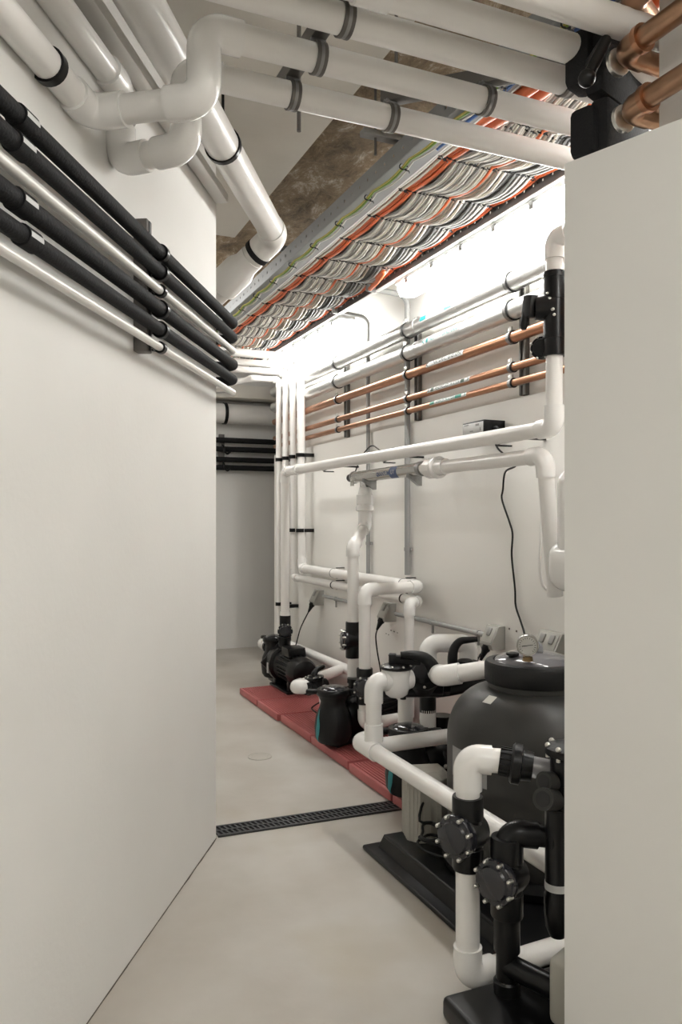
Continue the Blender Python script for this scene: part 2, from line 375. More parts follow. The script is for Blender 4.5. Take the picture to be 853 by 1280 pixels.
# ================================================================ CABLE TRAY
RUNG = [2.506+0.303*(k-5) for k in range(19)]; RUNG = [y for y in RUNG if 1.0 < y < 6.4]
tr = thing('cable_tray', 'long grey steel cable tray carrying the tied cables along the ceiling', 'cable tray', (1.7, 3.7, 2.56))
Y0, Y1 = 0.95, 6.45
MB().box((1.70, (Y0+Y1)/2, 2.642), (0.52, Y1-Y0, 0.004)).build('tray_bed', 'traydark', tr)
def flange(x, z0, z1, pitch, hole, zc, name, m, y0=Y0, y1=Y1):
    mb = MB(); th = 0.003
    mb.box((x, (y0+y1)/2, (z0+zc-hole/2)/2), (th, y1-y0, zc-hole/2-z0)); mb.box((x, (y0+y1)/2, (z1+zc+hole/2)/2), (th, y1-y0, z1-zc-hole/2))
    y = y0
    while y < y1: mb.box((x, y+(pitch-hole)/2, zc), (th, pitch-hole, hole)); y += pitch
    return mb.build(name, m, tr)
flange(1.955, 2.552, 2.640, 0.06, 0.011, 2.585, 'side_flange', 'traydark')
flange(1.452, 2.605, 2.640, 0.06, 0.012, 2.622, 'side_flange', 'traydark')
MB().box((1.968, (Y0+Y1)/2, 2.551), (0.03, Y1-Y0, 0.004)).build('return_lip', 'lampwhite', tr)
for y in RUNG[::2]:
    MB().box((1.70, y, 2.653), (0.62, 0.041, 0.018), 0.002).build('crossbar', 'galv', tr)
for y in (1.35, 2.61, 3.9, 5.2):
    for x in (1.275, 2.03):
        if x > 2 and y > 2: continue
        MB().cyl((x, y, 2.60), (x, y, 2.99), 0.005, seg=8).build('hanger_rod', 'galvdark', tr)
    MB().box((1.62, y, 2.675), (0.80, 0.041, 0.022), 0.002).build('support_bar', 'galv', tr)
# side channel
ch = thing('cable_channel', 'narrow grey perforated channel beside the wide cable tray', 'cable tray', (1.39, 3.7, 2.56))
MB().box((1.392, (Y0+Y1)/2, 2.566), (0.098, Y1-Y0, 0.003)).build('channel_bed', 'tray', ch)
_t = tr; tr = ch
flange(1.342, 2.566, 2.640, 0.075, 0.013, 2.603, 'side_flange', 'tray')
tr = _t
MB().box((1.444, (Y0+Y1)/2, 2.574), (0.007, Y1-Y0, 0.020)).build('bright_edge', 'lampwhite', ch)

def cable(label, x, z, r, m, sag, amp, group, y0=Y0+0.05, y1=6.40, dx=0.0, ph=0.0):
    pts = []; ys = [RUNG[0]-0.303]+RUNG+[RUNG[-1]+0.303]
    for a, b in zip(ys[:-1], ys[1:]):
        for k in range(5):
            t = k/5; y = a+(b-a)*t
            if y < y0 or y > y1: continue
            s = math.sin(PI*t); s2 = math.sin(PI*min(1, t*1.05))
            pts.append((x+dx*s+amp*s, y, z-sag*s))
    o = MB().tube(pts, r, 7).build('cable', m)
    return tag(o, label, 'cable', group)
def tie(x, y, z, w, h, group='black cable ties on the wide tray', label='black cable tie round a cable bundle on the wide tray'):
    mb = MB(); pts = [(x+w/2*math.cos(a), y+0.004*math.sin(2*a), z+h/2*math.sin(a)) for a in [2*PI*k/14 for k in range(14)]]
    mb.tube(pts, 0.0028, 6, closed=True); mb.box((x+w*0.32, y, z-h/2), (0.010, 0.008, 0.007)); mb.tube([(x+w*0.32, y, z-h/2), (x+w*0.32+0.008, y-0.004, z-h/2-0.006), (x+w*0.32+0.013, y+0.003, z-h/2-0.008)], 0.0018, 5)
    o = mb.build('cable_tie', 'ink'); return tag(o, label, 'cable tie', group)
BUND = [  # x centre, colours, radius, sag
 (1.472, ['c_cream', 'c_white'], 0.0075, 0.004),
 (1.502, ['c_orange', 'c_cream', 'c_orange'], 0.0075, 0.006),
 (1.535, ['c_orange', 'c_orange'], 0.0085, 0.008),
 (1.578, ['c_grey', 'c_white', 'c_white', 'c_grey', 'c_white'], 0.0055, 0.026),
 (1.628, ['c_white', 'c_cream', 'c_grey', 'c_white', 'c_white'], 0.0055, 0.030),
 (1.678, ['c_white', 'c_grey', 'c_white', 'c_cream'], 0.0062, 0.030),
 (1.722, ['c_white', 'c_orange', 'c_white'], 0.0065, 0.026),
 (1.766, ['c_cream', 'c_white', 'c_cream', 'c_cream'], 0.0065, 0.032),
 (1.812, ['c_grey', 'c_dark', 'c_dark', 'c_dark'], 0.0065, 0.028),
 (1.858, ['c_dark', 'c_grey', 'c_dark', 'c_grey'], 0.006, 0.024),
 (1.900, ['c_white', 'c_grey', 'c_white'], 0.0055, 0.020),
 (1.930, ['c_orange', 'c_orange'], 0.006, 0.012),
]
CN = {'c_white': 'white', 'c_cream': 'cream', 'c_grey': 'grey', 'c_dark': 'dark grey', 'c_orange': 'orange'}
WH = {0: 'at the inner edge of the wide tray', 1: 'in the orange-edged bundle', 2: 'in the thick all-orange bundle', 3: 'in the pale bundle next to the thick orange one',
      4: 'in the second pale bundle from the thick orange one', 5: 'in the third pale bundle from the thick orange one', 6: 'in the bundle with one thin orange cable',
      7: 'in the plump cream bundle', 8: 'in the darkest bundle', 9: 'in the mixed dark bundle', 10: 'in the thin pale bundle near the lights', 11: 'in the orange pair along the light-side flange'}
for bi, (bx, cols, r, sag) in enumerate(BUND):
    n = len(cols)
    for i, c in enumerate(cols):
        o = (i-(n-1)/2); x = bx+o*r*1.75
        cable(f'{CN[c]} cable tied {WH[bi]}', x, 2.603-random.uniform(0, 0.004)-(0.006 if i % 2 else 0), r, c, sag*random.uniform(0.85, 1.15), random.uniform(0.006, 0.012) if sag > 0.015 else 0.002, f'{CN[c]} cables {WH[bi]}', dx=o*r*0.35)
    for y in RUNG:
        tie(bx, y+random.uniform(-0.012, 0.012)+0.05*(bi % 2)*0.3, 2.602, n*r*1.75+0.006, 0.026)
# a second, upper layer of cable seen only through the gaps: pale fill cables
for i, bx in enumerate((1.603, 1.653, 1.70, 1.744, 1.79, 1.835, 1.88)):
    cable('grey cable lying above the tied bundles in the wide tray', bx, 2.624, 0.009, 'c_grey', 0.006, 0.002, 'upper grey cables in the wide tray')
# channel cables
cable('yellow and green earth cable tied under the narrow channel', 1.366, 2.558, 0.0048, 'c_green', 0.012, 0.006, None)
cable('yellow cable tied under the narrow channel', 1.361, 2.559, 0.0035, 'c_yellow', 0.010, 0.004, None)
cable('white cable tied under the narrow channel', 1.379, 2.556, 0.004, 'c_white', 0.014, 0.008, None)
cable('short blue cable under the near end of the channel', 1.405, 2.556, 0.006, 'c_blue', 0.006, 0.002, None, y1=2.42)
for y in RUNG: tie(1.371, y+0.06, 2.557, 0.036, 0.020, 'black cable ties under the narrow channel', 'black cable tie under the narrow channel')
# fat orange conduits dropping out at the near end
for i, (x, r) in enumerate(((1.455, 0.020), (1.498, 0.022))):
    o = MB().tube(spline([(x-0.02, 1.02, 2.60), (x, 1.35, 2.555), (x+0.012, 1.7, 2.548), (x+0.02, 1.98, 2.560), (x+0.03, 2.3, 2.60)]), r, 14).build('cable', 'c_orange')
    tag(o, ('thick orange cable near the front valves, nearer the channel', 'thick orange cable near the front valves, farther from the channel')[i], 'cable')
o = MB().tube(spline([px(478, 347, Z=2.55)+Vector((-0.02, 0.02, 0)), px(480, 340, Z=2.545), px(472, 352, Z=2.535), px(463, 361, Z=2.535)]), 0.013, 10).build('cable_sleeve', 'c_orange')
tag(o, 'short orange cable tail dropping from the tray into a grey conduit', 'cable')

# ================================================================ OVERHEAD PIPES
OZ = 2.40; OR = 0.034
OY = {'P4': 2.0, 'P3': 1.815, 'P2': 1.65, 'P1': 1.53, 'P0': 1.405}
def loopback(label, y, u0, zt, dz, back_u, back_v, r=OR):
    a = px(u0, 0, Y=y); a.z = OZ
    b = a.copy(); b.z = zt
    c = px(back_u, back_v, Z=zt)
    return a, b, c
# pipe P3: comes across, drops, turns back to the left wall and runs off along it
a = Vector((px(255, 43, Y=1.815).x, 1.815, OZ)); b = Vector((a.x, a.y, 2.235)); c = px(112, 141, D=1.90); c.z = 2.235
d = c-WD*1.25; 
run('white overhead pipe that drops through two elbows and runs along the left wall', [(2.19, 1.815, OZ), a, b, c, d], OR, name='overhead_pipe', group='overhead pipes')
a = Vector((px(233, 100, Y=2.0).x, 2.0, OZ)); b = Vector((a.x, a.y, 2.205)); c = px(150, 188, D=2.09); c.z = 2.205; e = Vector((c.x, c.y, 2.40)); d = e-WD*1.6
run('white overhead pipe nearest the tray lights with a low loop of four elbows', [(2.19, 2.0, OZ), a, b, c, e, d], OR, name='overhead_pipe', group='overhead pipes')
for k, lab in (('P2', 'white overhead pipe third from the tray lights, held by dark clamps'), ('P1', 'white overhead pipe fourth from the tray lights'), ('P0', 'white overhead pipe nearest the viewer at the upper edge')):
    x0 = -0.02 if k != 'P0' else 0.3
    t = thing('overhead_pipe', lab, 'pipe', (1.0, OY[k], OZ-OR), 'overhead pipes')
    MB().cyl((x0, OY[k], OZ), (1.62 if k == 'P2' else 1.85, OY[k], OZ), OR, seg=24).build('pipe_length', 'pvc', t)
    if k == 'P1': MB().cyl((0.70, OY[k], OZ), (0.78, OY[k], OZ), OR*1.17, seg=24).build('coupling', 'pvc_fit', t)
# clip holding the P3 pipe to the left wall
cl = px(112, 141, D=1.90); cl.z = 2.235; cl = cl-WD*0.20
mb = MB(); ring(mb, cl, WD, OR+0.001, 0.022, 0.005); mb.box(cl-WN*0.045+Vector((0, 0, -0.02)), (0.02, 0.03, 0.05), 0.003)
tag(mb.build('wall_clip', 'blk'), 'black clip holding the white pipe to the upper left wall', 'pipe clip')
# struts and clamps over the overhead pipes
sx = px(372, 92, Z=2.44).x
t = thing('strut_rail', 'dull steel strut rail over the overhead pipes below the soffit', 'strut', (sx, 1.7, 2.448))
MB().box((sx, 1.72, 2.468), (0.041, 0.75, 0.041), 0.003).build('channel', 'galvdark', t)
MB().cyl((sx+0.035, 2.045, 2.33), (sx+0.035, 2.045, 2.74), 0.006, seg=10).build('hanger_rod', 'galvdark', t)
MB().box((sx+0.02, 2.05, 2.45), (0.09, 0.05, 0.006)).build('angle_plate', 'galvdark', t)
A = px(478, 128, Z=2.455); B = px(745, 78, Z=2.455)
t = thing('strut_rail', 'slanting steel strut rail over the overhead pipes beside the cable tray', 'strut', (A+B)/2)
dd = (B-A); dd.z = 0; R = Matrix.Rotation(math.atan2(dd.y, dd.x), 3, 'Z')
MB().box(((A.x+B.x)/2, (A.y+B.y)/2, 2.468), (dd.length, 0.041, 0.041), 0.003, R).build('channel', 'galvdark', t)
MB().cyl((A.x+0.03, A.y-0.03, 2.47), (A.x+0.03, A.y-0.03, 2.99), 0.005, seg=8).build('hanger_rod', 'galvdark', t)
def pclamp(x, y, label):
    t = thing('pipe_clamp', label, 'pipe clamp', (x, y, OZ-OR-0.006), 'clamps on the overhead pipes')
    ring(MB(), (x-0.009, y, OZ), (1, 0, 0), OR, 0.009, 0.005).build('band', 'galvdark', t)
    ring(MB(), (x, y, OZ), (1, 0, 0), OR, 0.009, 0.0045).build('strap', 'galv', t)
    ring(MB(), (x+0.009, y, OZ), (1, 0, 0), OR, 0.009, 0.005).build('band', 'galvdark', t)
    mb = MB().box((x, y, OZ+OR+0.008), (0.028, 0.012, 0.022), 0.002); mb.cyl((x-0.02, y, OZ+OR+0.01), (x+0.02, y, OZ+OR+0.01), 0.006, seg=6)
    mb.build('bolt_ear', 'galv', t)
nm = {'P4': 'lowest overhead pipe', 'P3': 'looping overhead pipe', 'P2': 'third overhead pipe', 'P1': 'fourth overhead pipe'}
for k in ('P4', 'P3', 'P2', 'P1'): pclamp(sx, OY[k], f'dark-banded clamp on the {nm[k]} below the soffit')
for k, u, v in (('P4', 488, 145), ('P3', 607, 117), ('P2', 709, 95)):
    pclamp(px(u, v, Y=OY[k]).x, OY[k], f'dark-banded clamp on the {nm[k]} beside the cable tray')

# ---- big grey drain
D0 = Vector((0.367, 2.022, 2.50)); dr = 0.056
t = thing('drain_pipe', 'large grey drain pipe slanting under the soffit and turning down past the wall corner', 'pipe', (0.9, 3.1, 2.2))
p1 = D0+WD*1.46; p2 = px(284, 352, D=3.62); p3 = p2+Vector((-0.35, 0.12, -0.32))
MB().cyl(D0-WD*1.3, p1-WD*0.07, dr, seg=28).build('pipe_length', 'pvc_grey', t)
MB().tube(fillet([p1-WD*0.10, p1, p1+(p2-p1).normalized()*0.10], 0.09, 12), dr*1.08, 28).build('elbow', 'pvc_grey', t)
dn = (p2-p1).normalized()
MB().cyl(p1+dn*0.06, p2, dr, seg=28).build('pipe_length', 'pvc_grey', t)
MB().tubed([(p1+dn*0.15, dr*1.06), (p1+dn*0.20, dr*1.06), (p1+dn*0.24, dr*1.34), (p1+dn*0.36, dr*1.34), (p1+dn*0.37, dr*1.1), (p1+dn*0.8, dr*1.1)], 28).build('coupling', 'pvc_grey', t)
ring(MB(), p1+dn*0.115, dn, dr*1.02, 0.022, 0.006).build('rubber_band', 'foam', t)
cc = D0+WD*0.62
mb = MB(); ring(mb, cc, WD, dr, 0.02, 0.006); mb.cyl(cc+Vector((0, 0, dr)), Vector((cc.x, cc.y, 2.75)), 0.005, seg=8)
tag(mb.build('pipe_hanger', 'blk'), 'black hanger ring on the large grey drain pipe', 'pipe clamp')
o = MB().box((0, 0, 0), (0.05, 3.4, 0.035), 0.003, Matrix.Rotation(math.atan2(WD.y, WD.x)-PI/2, 3, 'Z'))
for i in range(len(o.v)): o.v[i] = o.v[i]+WC-WD*1.72+WN*0.03+Vector((0, 0, 2.50))
tag(o.build('wall_trunking', 'pvc_grey'), 'pale cable trunking along the upper left wall under the drain pipe', 'trunking')

# ================================================================ LEFT WALL PIPES
LW = [ # v at the bracket (u=195), radius, material, label
 (311, 0.0195, 'foam', 'topmost black lagged pipe on the left wall'),
 (335.5, 0.0190, 'foam', 'second black lagged pipe from the top on the left wall'),
 (359, 0.0125, 'pvc_grey', 'pale grey pipe between the black lagged pipes on the left wall'),
 (382.6, 0.0205, 'foam', 'third black lagged pipe from the top on the left wall'),
 (408.5, 0.0185, 'foam', 'lowest black lagged pipe on the left wall'),
 (431, 0.0115, 'pvc_grey', 'lowest pale grey pipe on the left wall')]
zs = []
for i, (v, r, m, lab) in enumerate(LW):
    off = 0.062
    p = px(195, v, wall=off); z = p.z; zs.append(z)
    Cn = Vector((WC.x, WC.y, z)); s = Cn+WN*off-WD*2.9; k = Cn+WN*off+WD*off; e = k-WN*0.95
    t = thing('wall_pipe', lab, 'pipe', (p.x, p.y, z-r), 'pipes on the left wall')
    MB().tube(fillet([s, k, e], 0.045, 12), r, 18).build('pipe_length', m, t)
    if m == 'foam':
        u, vv = [(40, 168), (35, 197), None, (38, 266), (45, 308)][i]
        q = px(u, vv, wall=off+r); q = Cn+WN*off+WD*((q-WC).dot(WD)); q.z = z
        ring(MB(), q, WD, r+0.0005, 0.05, 0.0035).build('foam_joint', 'foam', t)
        mb = MB(); vs2, fs2 = rect_grid(-0.024, 0.024, -0.0045, 0.0045, 3); o2 = []
        for w in vs2:
            a = 0.05+w.y/r*1.0; o2.append(q+WD*w.x+(WN*math.cos(a)+Vector((0, 0, 1))*math.sin(a))*(r+0.0048))
        mb.add(o2, fs2).build('foil_tape', 'tag', t, label='bright silver tape on the lagging')
b0 = px(178, 360, wall=0.02); s_ = (b0-WC).dot(WD); bz0 = px(182, 443, wall=0.02).z; bz1 = px(178, 276, wall=0.02).z
t = thing('strut_bracket', 'dark upright strut bracket holding the six left wall pipes', 'bracket', (WC+WD*s_).to_tuple()[:2]+(bz0,))
Rl = Matrix.Rotation(math.atan2(WD.y, WD.x), 3, 'Z')
cc = WC+WD*s_
MB().box((cc.x+WN.x*0.021, cc.y+WN.y*0.021, (bz0+bz1)/2), (0.041, 0.041, bz1-bz0), 0.003, Rl).build('channel', 'galvdark', t)
MB().box((cc.x+WN.x*0.0425+WD.x*0.0, cc.y+WN.y*0.0425, (bz0+bz1)/2), (0.012, 0.003, (bz1-bz0)*0.98), 0, Rl).build('slot', 'ink', t)
for i, (v, r, m, lab) in enumerate(LW):
    p = cc+WN*0.062+WD*0.035; p.z = zs[i]
    mb = MB(); ring(mb, p, WD, r, 0.018, 0.006); mb.box((p-WN*(r+0.012)), (0.02, 0.024, 0.02), 0.002, Rl); mb.box((p-WN*(r+0.0)-WD*0.02), (0.05, 0.012, 0.018), 0.002, Rl)
    mb.build('clamp', 'blk', t)

# ================================================================ RIGHT WALL SERVICES
WPX = 2.165
SY = (3.0, 4.01, 5.03)
SRV = [(2.345, 0.043, 'foil', 'upper foil-lagged pipe on the right wall, just below the light'),
       (2.215, 0.043, 'foil', 'lower foil-lagged pipe on the right wall'),
       (2.090, 0.026, 'copper', 'thick copper gas pipe, topmost copper pipe on the right wall'),
       (1.952, 0.0185, 'copper', 'middle copper pipe on the right wall'),
       (1.880, 0.0165, 'copper', 'lowest copper pipe just above the wall ledge')]
SRN = ['upper foil-lagged pipe', 'lower foil-lagged pipe', 'thick copper gas pipe', 'middle copper pipe', 'lowest copper pipe']
SRN2 = ['nearest', 'middle', 'farthest']
srv = []
for i, (z, r, m, lab) in enumerate(SRV):
    t = thing('service_pipe', lab, 'pipe', (WPX, 4.0, z-r), 'service pipes on the right wall'); srv.append(t)
    if m == 'foil':
        pts = [(WPX, -0.4, z)]; rr = [r]
        MB().cyl((WPX, -0.4, z), (WPX, 6.4, z), r, seg=28).build('pipe_length', m, t)
        for y in (2.2, 2.75, 3.45, 3.9, 4.6, 5.3): ring(MB(), (WPX, y, z), (0, 1, 0), r, 0.05, 0.0012, 28).build('foil_joint', m, t)
    else:
        MB().cyl((WPX, -0.4, z), (WPX, 6.4, z), r, seg=24).build('pipe_length', m, t)
for k, y in enumerate(SY):
    t = thing('strut_bracket', f'{SRN2[k]} upright steel strut behind the right wall service pipes', 'bracket', (2.235, y, 1.83))
    MB().box((2.2385, y, 2.13), (0.022, 0.041, 0.60), 0.002).build('channel', 'galvdark', t)
    for dy in (-0.0155, 0.0155): MB().box((2.224, y+dy, 2.13), (0.008, 0.010, 0.60), 0.001).build('lip', 'galv', t)
    for i, (z, r, m, lab) in enumerate(SRV):
        c = thing('pipe_clamp', f'steel clamp holding the {SRN[i]} at the {SRN2[k]} upright strut', 'pipe clamp', (WPX, y, z-r-0.005), 'clamps on the right wall service pipes')
        mb = MB(); ring(mb, (WPX, y, z), (0, 1, 0), r, 0.024, 0.004); mb.build('band', 'galv', c)
        mb = MB(); mb.box(((WPX+r+2.226)/2, y, z), (2.226-WPX-r, 0.024, 0.012), 0.001)
        mb.build('lug', 'bolt', c); MB().box((WPX-r*0.35, y, z+r+0.010), (0.012, 0.026, 0.026), 0.002).build('screw_tab', 'bolt', c)
        ring(MB(), (WPX, y-0.015, z), (0, 1, 0), r, 0.006, 0.006).build('rubber_edge', 'ink', c)
# pipe markers
def marker(i, y0, y1, bits, a0=0.55, h=0.030):
    z, r, m, lab = SRV[i]; ym = (y0+y1)/2; L = abs(y0-y1); R = r+0.0016
    vs, fs = rect_grid(-L/2, L/2, -h/2, h/2, 6)
    lb = wrap(MB(), vs, fs, WPX, z, ym, R, a0).build('pipe_marker', 'tag', srv[i], label='white printed pipe marker')
    for col, kind, c, w, arg in bits:
        mb = MB()
        if kind == 'r': vs, fs = rect_grid((c-w/2)*L, (c+w/2)*L, -h*0.36, h*0.36, 6)
        elif kind == 't':
            vs, fs = text_pts(arg, h*0.95); xs = [p.x for p in vs]; k = w*L/(max(xs)-min(xs)); vs = [Vector((p.x*k+c*L, p.y, 0)) for p in vs]
        else:
            d = 1 if arg == '>' else -1; a = h*0.32; tw = h*0.22
            pl = [(-a*0.5, a), (-a*0.5+tw, a), (a*0.5+tw, 0), (-a*0.5+tw, -a), (-a*0.5, -a), (a*0.5, 0)]
            vs = [Vector((c*L+d*p[0]*1.4, p[1], 0)) for p in pl]; fs = [(0, 1, 2, 5), (5, 2, 3, 4)]
        wrap(mb, vs, fs, WPX, z, ym, R+0.0008, a0).build('marker_print', col, lb)
def my(u, v, i): return px(u, v, X=WPX-SRV[i][1]*0.8).y
marker(0, my(527, 407, 0), my(572, 387, 0), [('cyan', 'r', -0.41, 0.18, 0), ('cyan', 't', -0.06, 0.44, 'HOT WATER'), ('cyan', 'r', 0.28, 0.2, 0), ('cyan', 'a', 0.45, 0, '>')], 0.22, 0.036)
marker(1, my(530, 437, 1), my(576, 418, 1), [('cyan', 'a', -0.455, 0, '<'), ('cyan', 'r', -0.37, 0.06, 0), ('cyan', 't', 0.07, 0.74, 'HOT WATER RETURN')], 0.22, 0.036)
marker(2, my(534, 459, 2), my(580, 443, 2), [('ink', 'a', -0.455, 0, '<'), ('ink', 't', 0.07, 0.76, 'NATURAL GAS KPA')], 0.30, 0.032)
marker(3, my(535, 486, 3), my(588, 471, 3), [('dgreen', 'a', -0.46, 0, '<'), ('dgreen', 'r', -0.37, 0.07, 0), ('dgreen', 't', -0.01, 0.58, 'RECYCLED WATER'), ('dgreen', 'r', 0.345, 0.08, 0), ('dgreen', 'a', 0.455, 0, '>')], 0.25, 0.026)
marker(4, my(538, 505, 4), my(584, 490, 4), [('green', 'r', -0.43, 0.13, 0), ('green', 't', -0.06, 0.5, 'COLD WATER'), ('green', 'r', 0.29, 0.17, 0), ('green', 'a', 0.45, 0, '>')], 0.25, 0.024)

# grey conduits from tray to sockets
CX = 2.178
def conduit(label, y, r, u0, v0, zb, saddles):
    s = px(u0, v0, Z=2.55)
    zt = 2.555
    t = thing('conduit', label, 'conduit', (CX, y, zb), 'grey conduits on the right wall')
    MB().tube(fillet([(s.x, y-0.02, zt+0.012), (CX, y, zt), (CX, y, zb)], 0.06, 10), r, 14).build('conduit_length', 'conduit', t)
    MB().cyl((s.x-0.01, y-0.02, zt+0.012), (s.x+0.04, y-0.018, zt+0.011), r*1.35, seg=14).build('bush', 'conduit', t)
    for z in saddles:
        mb = MB(); ring(mb, (CX, y, z), (0, 0, 1), r, 0.02, 0.003); mb.box((CX+0.012, y, z), (0.012, 0.07, 0.018), 0.003); mb.build('saddle', 'conduit', t)
    return t
conduit('thicker grey conduit dropping from the orange cable tail down the right wall', 4.035, 0.0165, 464, 362, 0.93, (1.66, 1.08))
conduit('thinner grey conduit farther along the right wall', 4.566, 0.013, 418, 392, 0.72, (1.10, 1.55))
def hconduit(label, pts, r, saddles):
    t = thing('conduit', label, 'conduit', pts[-1], 'grey conduits on the right wall')
    MB().tube(fillet(pts, 0.04, 8), r, 14).build('conduit_length', 'conduit', t)
    for y in saddles:
        mb = MB(); ring(mb, (CX, y, pts[-1][2]), (0, 1, 0), r, 0.02, 0.003); mb.box((CX+0.004, y, pts[-1][2]-0.035), (0.012, 0.012, 0.05), 0.003); mb.build('saddle', 'conduit', t)
hconduit('short level conduit running from the farthest outlet box behind the white pipes', [(CX, 4.566, 0.75), (CX, 4.566, 0.692), (CX, 5.33, 0.692)], 0.012, (5.1,))
hconduit('level grey conduit between the two middle outlet boxes', [(CX, 4.18, 0.687), (CX, 3.22, 0.687)], 0.013, (3.75, 3.30))

# outlets with plugs and leads
def outlet(y, z, label, n=1, plug=True):
    t = thing('power_outlet', label, 'power outlet', (2.2, y, z-0.06), 'grey power outlets on the right wall')
    w = 0.10 if n == 1 else 0.15
    prof = [(2.199, z-0.055), (2.199, z+0.055), (2.165, z+0.055), (2.120, z-0.030), (2.128, z-0.055)]
    mb = MB().prism([Vector((a, y-w/2, b)) for a, b in prof], (0, w, 0)); mb.build('housing', 'socket', t, 20)
    dn = Vector((-0.085, 0, 0.045)).normalized(); up = Vector((0.045, 0, 0.085)).normalized(); fc = Vector((2.1425, y, z+0.0125))
    R = Matrix((dn, Vector((0, 1, 0)), up)).transposed()
    MB().box(fc+dn*0.001, (0.006, w*0.86, 0.085), 0.003, R).build('face_plate', 'socket', t)
    for k in range(n):
        yy = y+(k-(n-1)/2)*0.062
        MB().box(fc+dn*0.006+up*0.014+Vector((0, yy-y, 0)), (0.008, 0.030, 0.040), 0.003, R).build('switch_rocker', 'socket2', t)
    return t
def plug_cable(label, y, z, pts, r=0.0045, name='power_cable'):
    b = Vector((2.128, y, z-0.045)); t = thing(name, label, 'power lead', pts[-1], None)
    dn = Vector((-0.45, 0.05, -0.9)).normalized()
    MB().tubed([(b-dn*0.005, 0.021), (b+dn*0.014, 0.022), (b+dn*0.024, 0.016), (b+dn*0.05, 0.010), (b+dn*0.07, 0.006)], 14).build('plug', 'cord', t)
    MB().tube(spline([b+dn*0.06]+[Vector(p) for p in pts], 10), r, 8).build('lead', 'cord', t)
outlet(5.42, 0.675, 'grey power outlet above the farthest pump')
outlet(4.27, 0.690, 'grey power outlet above the middle pump')
outlet(3.15, 0.690, 'grey power outlet behind the filter tank lid, with a black plug')
outlet(2.72, 0.715, 'grey double power outlet beside the partition', 2)
plug_cable('black lead curving from the farthest outlet down to the farthest pump', 5.42, 0.675, [px(376, 785, X=2.10), px(370, 806, X=2.06), px(362, 822, X=1.98)])
plug_cable('black lead dropping from the middle outlet behind the middle pump', 4.27, 0.69, [px(470, 796, X=2.12), px(472, 815, X=2.13), px(476, 838, X=2.13), px(482, 880, X=2.1)])
plug_cable('short black lead leaving the outlet behind the filter tank', 3.15, 0.69, [px(601, 818, X=2.08), px(592, 835, X=2.02), px(585, 850, X=2.0)])
mbp = MB(); b = Vector((2.128, 2.70, 0.67)); dn = Vector((-0.35, 0, -0.93)); mbp.tubed([(b, 0.022), (b+dn*0.02, 0.022), (b+dn*0.05, 0.011), (b+dn*0.075, 0.007)], 14)
tag(mbp.build('power_plug', 'cord'), 'black plug under the double outlet beside the partition', 'plug')
o = MB().tube(spline([(2.15, 3.17, 1.69), px(616, 546, X=2.15), px(624, 562, X=2.13), px(631, 580, X=2.05)+Vector((0.06, 0, 0)), px(632, 590, X=2.15), px(629, 612, X=2.18), px(628, 625, X=2.185), px(637, 652, X=2.185), px(641, 668, X=2.185), px(640, 695, X=2.185), px(644, 735, X=2.185), px(645, 757, X=2.185), px(651, 776, X=2.18), px(656, 793, X=2.15), px(660, 820, X=2.10)], 8), 0.0045, 8).build('power_cable', 'cord')
tag(o, 'long black lead hanging down the right wall from the ballast box', 'power lead')
# small marks on the wall
mb = MB()
for (u, v, du, dv) in [(483, 792, 2, 1), (486, 793.5, 1.5, 1.5), (489, 788, 3, 1.2), (493, 789.5, 3, 1.5), (497, 791, 2, 1), (486, 819, 1.5, 1.5), (637, 786, 2, 2), (646, 789, 2, 2)]:
    p = px(u, v, X=2.1995); mb.box(p, (0.001, du*0.0055, dv*0.0045))
tag(mb.build('pencil_marks', 'grime'), 'small dark scribbled marks on the right wall between the pumps and outlets', 'marks', None, 'stuff')

# ---- vertical white risers at the far corner
RX = 2.105
VP = [(6.12, 0.024, 2.455), (5.952, 0.025, 2.463), (5.792, 0.026, 2.472), (5.614, 0.031, 2.487)]
run('slimmest white riser at the far end of the right wall, first of the four', [(RX, 6.12, 0.02), (RX, 6.12, 2.40), (RX-0.22, 6.12, 2.40), (RX-0.22-0.5, 6.75, 2.33), (RX-1.9, 7.2, 2.30)], 0.024, group='corner risers', name='riser_pipe', bend=1.3)
run('second white riser from the far end of the right wall', [(RX, 5.952, 0.02), (RX, 5.952, 2.43), (RX-0.55, 5.952, 2.43), (RX-1.1, 6.55, 2.36), (RX-2.0, 6.9, 2.33)], 0.025, group='corner risers', name='riser_pipe', bend=1.3)
run('third white riser, turning at its foot to run low along the right wall', [(2.03, 3.74, 0.185), (2.03, 3.74, 0.80), (2.125, 3.82, 0.800), (2.125, 5.792, 0.800), (RX, 5.792, 2.455), (0.6, 5.792, 2.455)], 0.027, group='corner risers', name='riser_pipe', bend=1.3)
run('thickest white riser, fourth at the corner, turning low along the right wall', [(2.03, 3.74, 0.185), (1.745, 3.70, 0.185), (1.745, 3.70, 0.884), (2.12, 3.80, 0.882), (2.12, 5.614, 0.882), (RX, 5.614, 2.487), (0.5, 5.614, 2.487)], 0.031, group='corner risers', name='riser_pipe', bend=1.3)
def clip(label, c, d, group='black clips on the white pipes'):
    mb = MB().box(c, d, 0.002); tag(mb.build('pipe_clip', 'blk'), label, 'pipe clip', group)
NMR = ['slimmest riser', 'second riser', 'third riser', 'thickest riser']
for zi, z in enumerate((1.745, 1.17)):
    for i, (y, r, zt) in enumerate(VP):
        if zi == 1 and i < 2: continue
        mb = MB(); ring(mb, (RX, y, z), (0, 0, 1), r, 0.028, 0.004); mb.box((RX+(2.2-RX)/2+0.01, y-0.02, z), (2.2-RX-0.02, 0.05, 0.026), 0.002)
        tag(mb.build('pipe_clip', 'blk'), f'black clip on the {NMR[i]} at the {("upper", "lower")[zi]} clip row', 'pipe clip', 'black clips on the white pipes')
